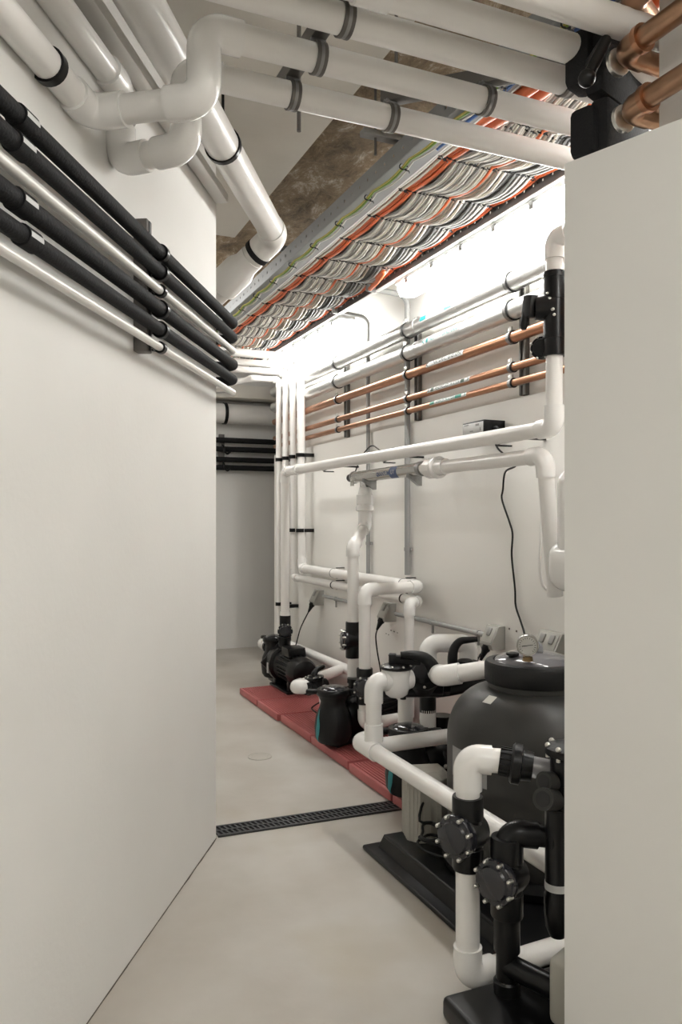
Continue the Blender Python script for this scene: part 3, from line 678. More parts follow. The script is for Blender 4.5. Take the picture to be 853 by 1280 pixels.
for i, (y, r, zt) in enumerate(VP[:2]):
    mb = MB(); ring(mb, (RX, y, 0.56), (0, 0, 1), r, 0.028, 0.004); mb.box((RX+(2.2-RX)/2+0.01, y-0.02, 0.56), (2.2-RX-0.02, 0.05, 0.026), 0.002)
    tag(mb.build('pipe_clip', 'blk'), f'black clip low on the {NMR[i]} above the farthest pump', 'pipe clip', 'black clips on the white pipes')
for (y, z, lab) in ((5.0, 0.882, 'upper level pipe, farther one'), (3.98, 0.882, 'upper level pipe, nearer one'), (5.0, 0.80, 'lower level pipe, farther one'), (3.98, 0.80, 'lower level pipe, nearer one')):
    mb = MB(); r = 0.031 if z > 0.85 else 0.026; ring(mb, (2.12, y, z), (0, 1, 0), r, 0.005, 0.0012); mb.box((2.17, y, z+r+0.004), (0.06, 0.02, 0.006), 0.001); mb.box((2.17, y, z-r-0.004), (0.06, 0.02, 0.006), 0.001)
    tag(mb.build('pipe_clip', 'blk'), f'black clip on the {lab}, low on the right wall', 'pipe clip', 'black clips on the white pipes')

# ---- main return pipe and its valve column
PX = 1.95
run('long white level pipe from the farthest pump riser to the valve column by the partition', [(PX-0.03, 5.44, 0.50), (PX-0.03, 5.44, 1.605), (PX, 2.43, 1.605), (PX, 2.43, 1.88)], 0.032, name='return_pipe', sockets=((0, 0.03, 0.10), (1, 0.09, 0.05)))
for (u, lab) in ((405, 'far'), (480, 'middle'), (622, 'near')):
    p = px(u, 575, X=PX); mb = MB(); ring(mb, (PX, p.y, 1.605), (0, 1, 0), 0.032, 0.005, 0.0012); mb.box((1.985, p.y, 1.605-0.037), (0.07, 0.02, 0.006), 0.001); mb.box((2.10, p.y, 1.605), (0.20, 0.02, 0.010), 0.001)
    tag(mb.build('pipe_clip', 'blk'), f'black stand-off clip under the long level return pipe, {lab} one', 'pipe clip', 'black clips on the white pipes')

# ---- check valve (transparent bolted disc cover, round hump behind)
def disc_cover(t, c, d, R, m='smoke', nb=8, depth=0.022):
    c = Vector(c); d = Vector(d).normalized(); up = Vector((0, 0, 1)) if abs(d.z) < 0.9 else Vector((1, 0, 0)); a = (up-d*up.dot(d)).normalized(); b = d.cross(a)
    MB().tubed([(c-d*depth, R*1.0), (c, R*1.04), (c+d*0.004, R*1.0), (c+d*0.006, R*0.8), (c+d*0.012, R*0.72), (c+d*0.015, R*0.45)], 28).build('cover', m, t, label='smoky clear bolted cover')
    for k in range(nb):
        w = 2*PI*(k+0.5)/nb; p = c+(a*math.cos(w)+b*math.sin(w))*R*0.98
        mb = MB().cyl(p-d*0.004, p+d*0.010, R*0.10, seg=10); mb.ball(p+d*0.012, R*0.10, (1, 1, 1), 8, 6); mb.build('bolt', 'bolt', t)
def check_valve(label, c, face, r=0.031, H=0.19, group='check valves', R=None, hump=True):
    c = Vector(c); f = Vector(face).normalized(); R = R or r*1.75
    t = thing('check_valve', label, 'valve', (c.x, c.y, c.z-H/2), group)
    z = Vector((0, 0, 1)); r1 = r*1.28
    MB().tubed([(c-z*H/2, r1), (c-z*(H/2-0.004), r1*1.04), (c-z*H*0.20, r1*1.04), (c-z*H*0.19, r1), (c+z*H*0.19, r1), (c+z*H*0.20, r1*1.04), (c+z*(H/2-0.004), r1*1.04), (c+z*H/2, r1)], 28).build('valve_body', 'blk', t)
    MB().tubed([(c-f*r*1.35, R*0.55), (c-f*r*1.28, R*0.78), (c-f*r*0.6, R*0.88), (c+f*r*0.9, R*0.9), (c+f*r*1.35, R*0.95)], 28).build('chamber', 'blk', t)
    disc_cover(t, c+f*r*1.75, f, R)
    return t
check_valve('black check valve on the pipe above the farthest pump', (PX-0.03, 5.44, 0.44), (-0.35, -1, 0), 0.031, 0.22)
# diverter valve column at the partition
c = Vector((PX, 2.43, 2.02))
t = thing('diverter_valve', 'black diverter valve with lever on the upright white pipe beside the partition', 'valve', (PX, 2.43, 1.88))
MB().tubed([(Vector((PX, 2.43, 1.88)), 0.041), (Vector((PX, 2.43, 2.20)), 0.041)], 28).build('valve_body', 'blk', t)
for zz in (1.885, 1.95, 2.10, 2.185): ring(MB(), (PX, 2.43, zz), (0, 0, 1), 0.041, 0.014, 0.003).build('collar', 'blk', t)
dc = px(687, 430, X=PX-0.05)
disc_cover(t, Vector((PX-0.035, 2.46, dc.z)), (-0.75, -0.6, 0), 0.043, 'blk_matte')
dz = px(690, 378, X=PX-0.05).z
MB().tubed([(Vector((PX, 2.43, dz)), 0.05), (Vector((PX-0.035, 2.455, dz)), 0.05), (Vector((PX-0.06, 2.47, dz)), 0.045)], 20).build('lever_boss', 'blk', t)
hb = Vector((PX-0.075, 2.475, dz+0.005))
mb = MB().box(hb, (0.05, 0.055, 0.085), 0.008, Matrix.Rotation(0.2, 3, 'X')); mb.tube([hb+Vector((-0.01, 0.015, -0.02)), hb+Vector((-0.015, 0.025, -0.07)), hb+Vector((-0.015, 0.025, -0.085))], [0.016, 0.016, 0.010], 12)
mb.build('lever', 'blk_matte', t)
for k in range(6): MB().ball((PX-0.04, 2.40+0.02*math.cos(k)+0.0, dz+0.045*math.cos(2*PI*k/6)), 0.006, (1, 1, 1), 8, 6).build('bolt', 'bolt', t)
run('white pipe rising from the diverter valve column and elbowing away above the partition', [(PX, 2.43, 2.20), (PX, 2.43, 2.33), (PX+0.02, 2.0, 2.33)], 0.032, name='valve_outlet_pipe')
# ballast box
p = px(583, 545, X=2.08); q = px(609, 542, X=2.08)
t = thing('ballast_box', 'small grey-faced black ballast box sitting above the level return pipe', 'box', (2.12, 3.2, 1.65))
bz0, bz1 = 1.655, 1.722; by0, by1 = 3.285, 3.10
MB().box((2.14, (by0+by1)/2, (bz0+bz1)/2), (0.12, by0-by1, bz1-bz0), 0.003).build('case', 'blk', t)
MB().box((2.0785, (by0+by1)/2, (bz0+bz1)/2-0.002), (0.004, by0-by1-0.012, bz1-bz0-0.012), 0.001).build('face_label', 'tag', t)
for k, (yy, zz, w, h) in enumerate(((3.245, bz1-0.014, 0.04, 0.004), (3.20, bz0+0.02, 0.028, 0.006), (3.15, bz1-0.02, 0.03, 0.01), (3.125, bz0+0.025, 0.008, 0.016))):
    MB().box((2.076, yy, zz), (0.002, w, h)).build('print', 'greypanel', t)
MB().tubed([(Vector((2.14, 3.10, 1.68)), 0.013), (Vector((2.14, 3.085, 1.68)), 0.012), (Vector((2.14, 3.07, 1.675)), 0.006)], 12).build('gland', 'cord', t)
o = MB().tube(spline([(2.14, 3.285, 1.668), (2.16, 3.34, 1.672), px(560, 552, X=2.17), px(556, 556, X=2.1)], 8), 0.0035, 8).build('power_cable', 'cord')
tag(o, 'short black lead leaving the far end of the ballast box', 'power lead')
o = MB().tube(spline([(PX, 4.30, 1.50), px(450, 575, X=PX+0.04), px(458, 563, X=2.03), px(466, 557, X=2.06), px(476, 563, X=2.06), px(484, 563, X=2.07), px(492, 560, X=2.07), px(500, 561, X=2.06), px(506, 566, X=2.06)], 8), 0.0038, 8).build('power_cable', 'cord')
tag(o, 'black lead looping from the end of the steel tube over the return pipe', 'power lead')

# ---- steel steriliser tube
uv0 = Vector((PX-0.015, 4.25, 1.503)); uv1 = Vector((PX-0.015, 3.40, 1.506)); ur = 0.034
t = thing('steriliser_tube', 'polished steel water steriliser tube bracketed below the level return pipe', 'steriliser', (uv0+uv1)/2-Vector((0, 0, 0.05)))
MB().tubed([(uv0, ur), (uv1, ur)], 32).build('tube', 'steel', t)
MB().tubed([(uv0+Vector((0, 0.07, 0)), 0.020), (uv0+Vector((0, 0.06, 0)), 0.024), (uv0+Vector((0, 0.01, 0)), 0.026), (uv0, 0.026)], 20).build('end_cap', 'blk', t)
ring(MB(), uv0+Vector((0, -0.008, 0)), (0, 1, 0), ur, 0.016, 0.003, 32).build('end_ring', 'galv', t)
ring(MB(), uv1+Vector((0, 0.03, 0)), (0, 1, 0), ur, 0.03, 0.004, 32).build('end_ring', 'galv', t)
for y in (4.05, 3.52):
    mb = MB().box((2.07, y, 1.507), (0.25, 0.03, 0.006)); mb.prism([(PX+0.035, y, 1.51), (PX+0.035, y, 1.425), (PX+0.02, y, 1.425), (PX-0.045, y, 1.47), (PX-0.045, y, 1.51)], (0, 0.022, 0))
    mb.build('bracket', 'galv', t)
MB().tubed([(Vector((1.945, 4.12, 1.49)), 0.030), (Vector((1.945, 4.12, 1.43)), 0.030)], 20).build('outlet', 'steel', t)
mb = MB(); mb.box((PX-0.05, 4.20, 1.475), (0.004, 0.05, 0.05)); mb.ball((PX-0.053, 4.20, 1.48), 0.009, (1, 1, 1), 10, 6); mb.build('lug', 'bolt', t)
def uvwrap(y0, y1, a_half, m, name, parent):
    L = abs(y0-y1); n = 12; vs = []; fs = []
    for j in range(n+1):
        for s in (-L/2, L/2): vs.append(Vector((s, (-a_half+2*a_half*j/n)*ur, 0)))
    fs = [(2*j, 2*j+1, 2*j+3, 2*j+2) for j in range(n)]
    return wrap(MB(), vs, fs, uv0.x, 1.5045, (y0+y1)/2, ur+0.0008, -0.1).build(name, m, parent)
ys0, ys1 = px(488, 590, X=PX-0.04).y, px(497, 589, X=PX-0.04).y
st = uvwrap(ys0, ys1, 1.1, 'blue', 'sticker', t)
vs, fs = text_pts('UV', 0.032); wrap(MB(), vs, fs, uv0.x, 1.5045, (ys0+ys1)/2, ur+0.002, -0.05).build('sticker_print', 'tag', st)
vs, fs = text_pts('QUANTUM', 0.030); wrap(MB(), vs, fs, uv0.x, 1.5045, px(480, 592, X=PX-0.04).y, ur+0.0012, -0.15).build('tube_print', 'blue', t)
# union right and pipe to the elbow
run('white pipe from the steel tube to an elbow and down beside the partition', [(PX-0.015, 3.40, 1.503), (PX-0.015, 2.47, 1.500), (PX+0.06, 2.50, 0.95)], 0.031, name='outlet_pipe')
t = thing('pipe_union', 'white screw union at the near end of the steel tube', 'union', (PX-0.015, 3.3, 1.45), 'white screw unions')
def union(t, a, d, r=0.031):
    a = Vector(a); d = Vector(d).normalized()
    MB().tubed([(a, r*1.05), (a+d*0.03, r*1.25), (a+d*0.045, r*1.3)], 24).build('tail', 'pvc_fit', t)
    MB().tubed([(a+d*0.04, r*1.3), (a+d*0.045, r*1.62), (a+d*0.095, r*1.62), (a+d*0.105, r*1.5)], 10).build('nut', 'pvc_fit', t, 15)
    MB().tubed([(a+d*0.10, r*1.45), (a+d*0.115, r*1.72), (a+d*0.135, r*1.72), (a+d*0.14, r*1.3), (a+d*0.20, r*1.22)], 24).build('collar', 'pvc_fit', t)
union(t, (PX-0.015, 3.40, 1.503), (0, -1, 0))
t = thing('pipe_union', 'white screw union under the far end of the steel tube', 'union', (1.945, 4.12, 1.23), 'white screw unions')
union(t, (1.945, 4.12, 1.44), (0, 0, -1))
# A: from union down with an offset to the middle pump
run('white pipe with a double bend dropping from the steel tube to the middle pump', [(1.945, 4.12, 1.27), (1.945, 4.12, 1.215), (1.80, 3.969, 1.10), (1.80, 3.969, 0.30)], 0.032, name='drop_pipe', bend=1.2, socket=0.9)
check_valve('black check valve on the double-bend pipe behind the taller white pipe', (1.80, 3.969, 0.585), (-0.95, 0.2, 0), 0.031, 0.20)
# white dosing cabinet on wall beside the partition
t = thing('dosing_cabinet', 'white rounded wall cabinet half hidden by the partition edge', 'cabinet', (2.05, 2.0, 1.0))
MB().box((2.01, 2.06, 1.26), (0.38, 0.46, 0.36), 0.06, None, 4).build('cover', 'pvc_fit', t, 60)
MB().box((2.005, 2.07, 1.085), (0.39, 0.53, 0.19), 0.07, None, 4).build('lower_tray', 'pvc_fit', t, 60)
o = MB().tube(spline([px(679, 600, X=2.0), px(677.5, 650, X=2.0), px(675, 705, X=2.0), px(676, 722, X=2.0), px(682, 735, X=2.01), px(700, 742, X=2.05)], 8), 0.006, 10).build('dosing_hose', 'pvc')
tag(o, 'thin white hose hanging in front of the elbowed outlet pipe', 'hose')

# ================================================================ FLOOR THINGS
def mat_tile(label, y0, y1, x0=1.577, x1=2.17, z1=0.045):
    t = thing('duckboard_mat', label, 'mat', (x0, (y0+y1)/2, 0), 'red duckboard mats under the pumps')
    n = 2; L = (y1-y0-0.012)/n
    for k in range(n):
        a = y0+k*(L+0.012)
        mb = MB(); mb.box(((x0+x1)/2, a+L/2, z1*0.28), (x1-x0-0.004, L-0.004, z1*0.5), 0.002)
        x = x0+0.006; w = 0.0175
        while x < x1-0.01: mb.box((x+w*0.32, a+L/2, z1*0.72), (w*0.62, L-0.006, z1*0.56)); x += w
        y = a+0.01
        while y < a+L: mb.box(((x0+x1)/2, y, z1*0.62), (x1-x0-0.012, 0.007, z1*0.5)); y += 0.034
        for yy in (a+0.0045, a+L-0.0045): mb.box(((x0+x1)/2, yy, z1*0.55), (x1-x0, 0.008, z1*0.9), 0.002)
        mb.box((x0+0.004, a+L/2, z1*0.55), (0.008, L, z1*0.9), 0.002)
        mb.build('tile', 'red', t)
    return t
mat_tile('red ribbed duckboard mat under the farthest pump', 4.615, 5.445)
mat_tile('red ribbed duckboard mat under the middle pump', 3.575, 4.595, 1.592)
mat_tile('red ribbed duckboard mat nearest the grey box and filter tank', 2.62, 3.545, 1.585)
# linear drain grate
ga = Vector((0.79, 3.073, 0)); gb = Vector((1.60, 3.045, 0)); gd = (gb-ga).normalized(); gp = Vector((-gd.y, gd.x, 0)); GL = (gb-ga).length; GW = 0.105
t = thing('drain_grate', 'black slotted drain grate crossing the floor from the left wall corner', 'drain grate', ga)
Rg = Matrix.Rotation(math.atan2(gd.y, gd.x), 3, 'Z')
MB().box(ga+gd*GL/2+Vector((0, 0, 0.001)), (GL, GW, 0.002), 0, Rg).build('channel', 'pit', t)
mb = MB()
for s in (-1, 0, 1): mb.box(ga+gd*GL/2+gp*s*(GW/2-0.006)+Vector((0, 0, 0.004)), (GL, 0.012 if s else 0.010, 0.008), 0.001, Rg)
x = 0.0
while x < GL:
    for s in (-1, 1): mb.box(ga+gd*(x+0.004)+gp*s*GW*0.25+Vector((0, 0, 0.004)), (0.009, GW/2, 0.006), 0, Rg @ Matrix.Rotation(0.25, 3, 'Z'))
    x += 0.0215
mb.build('grating', 'drain', t)
p = px(325, 946, Z=0)
t = thing('floor_cover', 'faint round access cover set in the concrete floor', 'floor cover', p)
MB().tubed([(p, 0.064), (p+Vector((0, 0, 0.002)), 0.063)], 36).build('plate', 'floor', t)
mb = MB(); mb.tube([p+Vector((0.062*math.cos(2*PI*k/40), 0.062*math.sin(2*PI*k/40), 0.002)) for k in range(40)], 0.0018, 6, closed=True)
for k in range(8): mb.cyl(p+Vector((0.045*math.cos(k*PI/4), 0.045*math.sin(k*PI/4), 0)), p+Vector((0.045*math.cos(k*PI/4), 0.045*math.sin(k*PI/4), 0.0028)), 0.005, seg=8)
mb.build('rim', 'boxgrey', t)

# ================================================================ PUMPS
def pump(label, o, yaw, s=1.0, inlet=True, lug=0.0, teal=True):
    o = Vector(o); T0 = Matrix.Translation(o) @ Matrix.Rotation(yaw, 4, 'Z') @ Matrix.Scale(s, 4)
    t = thing('pool_pump', label, 'pump', o, 'pool pumps')
    def B(): return MB(T0)
    # strainer pot
    B().lathe((0, 0, 0), (0, 0, 1), [(0.080, 0.03), (0.096, 0.055), (0.101, 0.11), (0.094, 0.165), (0.074, 0.215), (0.068, 0.245), (0.076, 0.262), (0.078, 0.285)], 32).build('strainer_pot', 'blk_matte', t)
    lid = B().lathe((0, 0, 0), (0, 0, 1), [(0.074, 0.285), (0.074, 0.303), (0.064, 0.315), (0.036, 0.323), (0.001, 0.326)], 32).build('lid', 'smoke', t, label='smoky domed strainer lid')
    rg = B(); rg.lathe((0, 0, 0), (0, 0, 1), [(0.086, 0.274), (0.091, 0.281), (0.091, 0.300), (0.085, 0.309), (0.074, 0.309)], 32)
    for k in (0, PI):
        a = k+lug; c = Vector((math.cos(a)*0.112, math.sin(a)*0.112, 0.293)); rg.box(c, (0.07, 0.035, 0.026), 0.010, Matrix.Rotation(a, 3, 'Z'))
    rg.build('locking_ring', 'blk', lid)
    if inlet: B().tubed([(Vector((-0.06, 0, 0.215)), 0.042), (Vector((-0.135, 0, 0.215)), 0.042), (Vector((-0.135, 0, 0.215)), 0.048), (Vector((-0.165, 0, 0.215)), 0.048)], 22).build('inlet', 'blk', t)
    # volute with teal stripe
    b = B(); b.tubed([(Vector((0.06, 0, 0.15)), 0.075), (Vector((0.10, 0, 0.15)), 0.112), (Vector((0.16, 0, 0.15)), 0.120), (Vector((0.215, 0, 0.15)), 0.120), (Vector((0.225, 0, 0.15)), 0.100)], 32)
    b.box((0.120, 0, 0.155), (0.030, 0.215, 0.215), 0.012, Matrix.Rotation(PI/4, 3, 'X')); b.build('volute', 'blk', t)
    for a in (0, PI/2, PI, 3*PI/2, PI/4, 3*PI/4): B().ball((0.103, (0.128 if a in (0, PI/2, PI, 3*PI/2) else 0.098)*math.cos(a), 0.155+(0.128 if a in (0, PI/2, PI, 3*PI/2) else 0.098)*math.sin(a)), 0.010, (1, 1, 1), 8, 6).build('bolt', 'bolt', t)
    B().lathe((0.19, 0, 0), (0, 0, 1), [(0.046, 0.22), (0.040, 0.26), (0.040, 0.31), (0.047, 0.31), (0.047, 0.335)], 24).build('discharge_port', 'blk', t)
    # shroud on the pot with the teal stripe
    vs = []; n = 10
    pr = [(0.055, 0.03, 0.074), (0.10, 0.10, 0.080), (0.20, 0.19, 0.081), (0.235, 0.23, 0.078)]
    b = B(); vs = []; fs = []
    for i in range(13):
        z = 0.035+0.175*i/12; w = 0.24*math.sin(PI*(0.12+0.88*i/12)) + 0.05; a0 = PI-yaw+0.02+0.22*math.sin(PI*i/12)
        for k in range(5): a = a0-w/2+w*k/4; zz = [0.03, 0.055, 0.11, 0.165, 0.215, 0.245]; rr_ = [0.080, 0.096, 0.101, 0.094, 0.074, 0.068]; q_ = max(j for j in range(5) if zz[j] <= z); r = 0.0025+rr_[q_]+(rr_[q_+1]-rr_[q_])*(z-zz[q_])/(zz[q_+1]-zz[q_]); vs.append((r*math.cos(a), r*math.sin(a), z))
    for i in range(12):
        for k in range(4): fs.append((i*5+k, i*5+k+1, i*5+k+6, i*5+k+5))
    if teal: b.add(vs, fs).build('teal_stripe', 'teal', t, label='teal curved stripe')
    # motor
    b = B(); b.tubed([(Vector((0.225, 0, 0.15)), 0.098), (Vector((0.27, 0, 0.15)), 0.095), (Vector((0.29, 0, 0.15)), 0.083), (Vector((0.50, 0, 0.15)), 0.083)], 32)
    for k in range(22):
        a = 2*PI*k/22; b.box((0.39, math.cos(a)*0.087, 0.15+math.sin(a)*0.087), (0.20, 0.007, 0.022), 0, Matrix.Rotation(a-PI/2, 3, 'X'))
    b.build('motor', 'blk_matte', t)
    B().tubed([(Vector((0.49, 0, 0.15)), 0.098), (Vector((0.55, 0, 0.15)), 0.095), (Vector((0.585, 0, 0.15)), 0.080), (Vector((0.60, 0, 0.15)), 0.05)], 32).build('fan_cover', 'blk', t)
    b = B(); b.box((0.37, -0.0, 0.262), (0.16, 0.11, 0.06), 0.012); b.prism([(0.30, -0.06, 0.235), (0.45, -0.06, 0.235), (0.43, -0.06, 0.29), (0.31, -0.06, 0.29)], (0, 0.12, 0)); b.build('terminal_box', 'blk', t)
    b = B(); b.box((0.30, 0, 0.008), (0.36, 0.17, 0.016), 0.004)
    for x in (0.16, 0.44): b.box((x, 0, 0.045), (0.05, 0.13, 0.08), 0.006)
    b.box((0.06, 0, 0.02), (0.16, 0.10, 0.03), 0.006); b.build('foot', 'blk', t)
    b = B(); b.box((0.19, -0.121, 0.13), (0.026, 0.004, 0.07)); b.build('rating_sticker', 'tag', t)
    return t
ZM = 0.046
pump('farthest black pump, lying along the wall on the far red mat', (1.90, 5.60, ZM), -PI/2, 1.06, inlet=True, lug=0.4, teal=False)
pump('middle black pump with a teal stripe below the double-bend pipe', (1.625, 3.835, ZM), math.radians(27), 1.0, inlet=False, lug=math.radians(130))
pump('nearest black pump with a teal stripe, behind the grey box', (1.618, 2.99, ZM), math.radians(10), 1.0, inlet=False, lug=math.radians(147))
# pipe stub and valve on the far pump inlet
run('short white stub with rounded end on the farthest pump inlet', [(1.90, 5.75, 0.275), (1.90, 5.93, 0.275), (2.08, 6.0, 0.275)], 0.036, name='inlet_pipe')
def lever_valve(label, c, ax, up, lever, r=0.036, group=None, pts=None):
    """three-way style pipe valve: round body along ax, ports, bolted bonnet and lever on the up side"""
    c = Vector(c); ax = Vector(ax).normalized(); up = Vector(up).normalized(); sd = ax.cross(up)
    t = thing('lever_valve', label, 'valve', c-Vector((0, 0, r*1.8)), group)
    MB().tubed([(c-ax*r*2.6, r*1.2), (c-ax*r*1.9, r*1.25), (c-ax*r*1.8, r*1.45), (c+ax*r*1.8, r*1.45), (c+ax*r*1.9, r*1.25), (c+ax*r*2.6, r*1.2)], 26).build('valve_body', 'blk', t)
    MB().tubed([(c, r*1.6), (c+up*r*1.4, r*1.65), (c+up*r*1.5, r*1.85), (c+up*r*1.85, r*1.85), (c+up*r*1.9, r*1.2), (c+up*r*2.2, r*0.9)], 28).build('bonnet', 'blk', t)
    for k in range(8):
        a = 2*PI*k/8; p = c+up*r*1.85+(ax*math.cos(a)+sd*math.sin(a))*r*1.6; MB().ball(p, r*0.16, (1, 1, 1), 8, 6).build('bolt', 'bolt', t)
    lv = [c+up*r*2.1]+[c+up*r*a+ax*r*b+sd*r*d for a, b, d in lever]
    if pts: lv = pts
    n = len(spline(lv, 5)); MB().tube(spline(lv, 5), [r*(0.72 if pts else 0.62)*(1-(0.55 if pts else 0.35)*i/n) for i in range(n)], 12).build('lever', 'blk_matte', t)
    return t
# suction valve in front of the middle pump
sv = px(394, 858, D=4.45)
lever_valve('black lever valve between the farthest pump motor and the middle pump pot', sv, (0.93, 0.36, 0), (-0.1, 0, 1), [(2.6, 0.3, 0), (3.2, 1.2, 0), (3.5, 2.6, 0.1)], 0.030)
run('short white elbowed pipe beside the farthest pump motor feeding the lever valve', [Vector((2.09, 4.75, 0.27)), Vector((1.650, 4.46, 0.244)), Vector((sv.x-0.115, sv.y-0.02, sv.z+0.012)), Vector((sv.x-0.02, sv.y+0.0, sv.z))], 0.034, name='suction_pipe', bend=1.2, socket=0.8)
run('white suction pipe running low behind the farthest pump', [(2.09, 6.2, 0.27), (2.09, 4.3, 0.27), (1.95, 4.25, 0.27)], 0.032, name='suction_pipe')
run('short white pipe with dark collars entering the middle pump pot', [sv+Vector((0.06, 0.02, -0.02)), Vector((1.59, 3.85, 0.265))], 0.034, name='inlet_pipe')
check_valve('black check valve on the tall white pipe in front of the middle pump', (1.745, 3.70, 0.385), (-0.45, -0.9, 0), 0.032, 0.185, hump=True)
o = MB().tube(spline([px(384, 878, Z=0.12)+Vector((0.1, 0, 0)), px(390, 885, Z=0.05), px(398, 892, Z=0.05), px(407, 896, Z=0.051), px(418, 897, Z=0.051)], 8), 0.005, 8).build('power_cable', 'cord')
tag(o, 'black lead lying on the red mats between the farthest and middle pumps', 'power lead')

# ================================================================ MANIFOLD IN FRONT OF THE NEAREST PUMP
TZ = 0.352
ty = 2.80
# tee: upright with a crossing level pipe and a long diagonal one
run('white upright pipe with a rounded top elbow rising from the low tee', [(1.36, ty, TZ), (1.36, ty, 0.607), (1.47, ty, 0.607)], 0.0315, name='manifold_pipe', bend=1.45, sockets=((0, 0.22, 0.07),))
run('long white pipe running low past the filter tank toward the viewer', [(1.44, 2.93, TZ-0.005), (1.345, 2.90, TZ-0.006), (1.335, 1.2, TZ-0.012)], 0.0305, name='manifold_pipe', bend=1.1, sockets=((1, 0.055, 0.13),))
run('level white pipe crossing from the low tee to behind the filter tank', [(1.36, ty, TZ), (1.95, ty, TZ+0.004)], 0.0305, name='manifold_pipe')
# white-bodied valve C
vc = Vector((1.462, ty, 0.607))
t = thing('diverter_valve', 'white-bodied diverter valve with a black bolted top and block handle', 'valve', vc-Vector((0, 0, 0.06)))
MB().tubed([(vc-Vector((0.06, 0, 0)), 0.040), (vc-Vector((0.03, 0, 0)), 0.042), (vc+Vector((0.05, 0, 0)), 0.042), (vc+Vector((0.065, 0, 0)), 0.038)], 24).build('side_ports', 'pvc_fit', t)
MB().lathe(vc-Vector((0, 0, 0.055)), (0, 0, 1), [(0.030, -0.012), (0.045, 0), (0.054, 0.03), (0.056, 0.10)], 28).build('valve_body', 'pvc_fit', t)
MB().lathe(vc+Vector((0, 0, 0.045)), (0, 0, 1), [(0.062, 0), (0.066, 0.004), (0.066, 0.012), (0.050, 0.018), (0.02, 0.022)], 28).build('bonnet', 'blk', t)
for k in range(8): MB().ball(vc+Vector((0.058*math.cos(k*PI/4), 0.058*math.sin(k*PI/4), 0.059)), 0.006, (1, 1, 1), 8, 6).build('bolt', 'bolt', t)
mb = MB(); Rh = Matrix.Rotation(-0.5, 3, 'Z'); mb.box(vc+Vector((0.035, -0.015, 0.080)), (0.12, 0.035, 0.038), 0.006, Rh); mb.box(vc+Vector((-0.012, 0.012, 0.083)), (0.030, 0.040, 0.044), 0.005, Rh); mb.build('handle', 'blk_matte', t)
MB().cyl(vc+Vector((0.03, 0, -0.08)), vc+Vector((0.03, 0, -0.05)), 0.012, seg=12).build('drain_plug', 'blk', t)
# black three-way valve 2
v2 = px(529, 853, D=3.26)
G = Vector((v2.x+0.055, v2.y+0.03, v2.z))
t = lever_valve('black lever valve between the white-bodied valve and the tank pipe', v2, (0.92, -0.39, 0), (-0.35, -0.65, 0.65), [], 0.042, pts=[px(545, 842, D=3.18), px(539, 830, D=3.14), px(530, 822, D=3.13), px(515, 819, D=3.12), px(501, 819, D=3.12)])
run('white pipe dropping from the black lever valve to the nearest pump outlet', [(px(535, 905, D=3.42).x, px(535, 905, D=3.42).y, 0.30), (px(535, 905, D=3.42).x, px(535, 905, D=3.42).y, 0.425)], 0.036, name='drop_pipe')
g = px(535, 884, D=3.42)
mb = MB(); mb.tubed([(g+Vector((0, 0, -0.045)), 0.033), (g+Vector((0, 0, -0.02)), 0.033), (g+Vector((0, 0, -0.02)), 0.036), (g+Vector((0, 0, 0.05)), 0.036)], 24)
tag(mb.build('threaded_coupling', 'blk'), 'black coupling under the black lever valve', 'coupling')
e = px(511, 862, D=3.5)
run('white elbow dropping from the left port of the black lever valve', [v2+Vector((-0.02, 0.04, -0.02)), e+Vector((0.0, 0.03, 0.035)), e+Vector((0.0, 0.03, -0.25))], 0.034, name='drop_pipe', bend=1.4)
# valve 3 behind
v3 = px(582, 846, D=3.42)
lever_valve('black lever valve with a hooked handle behind the tank pipe', v3, (0.9, -0.42, 0), (-0.1, -0.05, 1), [], 0.034, pts=[px(567, 836, D=3.40), px(566, 822, D=3.38), px(568, 811, D=3.38), px(575, 802, D=3.38), px(585, 800, D=3.38), px(597, 799, D=3.38)])
mb = MB(); q0 = px(545, 862, D=3.40); q1 = px(612, 850, D=3.3)
mb.tubed([(q0, 0.036), (q0+(q1-q0)*0.25, 0.038), (q1, 0.034)], 22); tag(mb.build('black_pipe', 'blk'), 'black pipe joining the two lever valves behind the tank pipe', 'pipe')
k0, k1, k2, k3 = px(535, 832, D=3.52), px(535, 804, D=3.52), px(586, 800, D=3.52), px(588, 838, D=3.52)
k0.x, k0.y = k1.x, k1.y; k0.z = k1.z-0.24; k2.z = k1.z; k3.x, k3.y = k2.x, k2.y
run('white hoop of pipe bridging the two black lever valves', [k0, k1, k2, k3], 0.034, name='bridge_pipe', bend=1.7)
run('white elbowed pipe in front of the lever valves running to the tank top', [px(550, 848, D=3.16)+Vector((0.05, 0.16, 0)), px(553, 845, D=3.02), px(640, 832, D=2.92)], 0.034, name='tank_pipe', bend=1.5)

# ================================================================ FILTER TANK ON ITS BASE
TC = Vector((1.690, 2.215, 0)); 
t = thing('filter_plinth', 'black moulded filter base with a wide flange on the floor', 'plinth', (1.7, 2.2, 0))
bx0, bx1, by0, by1 = 1.262, 2.10, 1.72, 2.70
MB().box(((bx0+bx1)/2, (by0+by1)/2, 0.009), (bx1-bx0, by1-by0, 0.018), 0.008, None, 3).build('flange', 'blk', t)
mb = MB(); w = 0.045; a = [(bx0+w, by0+w), (bx1-w, by0+w), (bx1-w, by1-w), (bx0+w, by1-w)]; i2 = 0.018
mb.add([Vector((x, y, 0.016)) for x, y in a]+[Vector((x+(i2 if x < 1.6 else -i2), y+(i2 if y < 2.2 else -i2), 0.068)) for x, y in a], [(0, 1, 5, 4), (1, 2, 6, 5), (2, 3, 7, 6), (3, 0, 4, 7), (4, 5, 6, 7)])
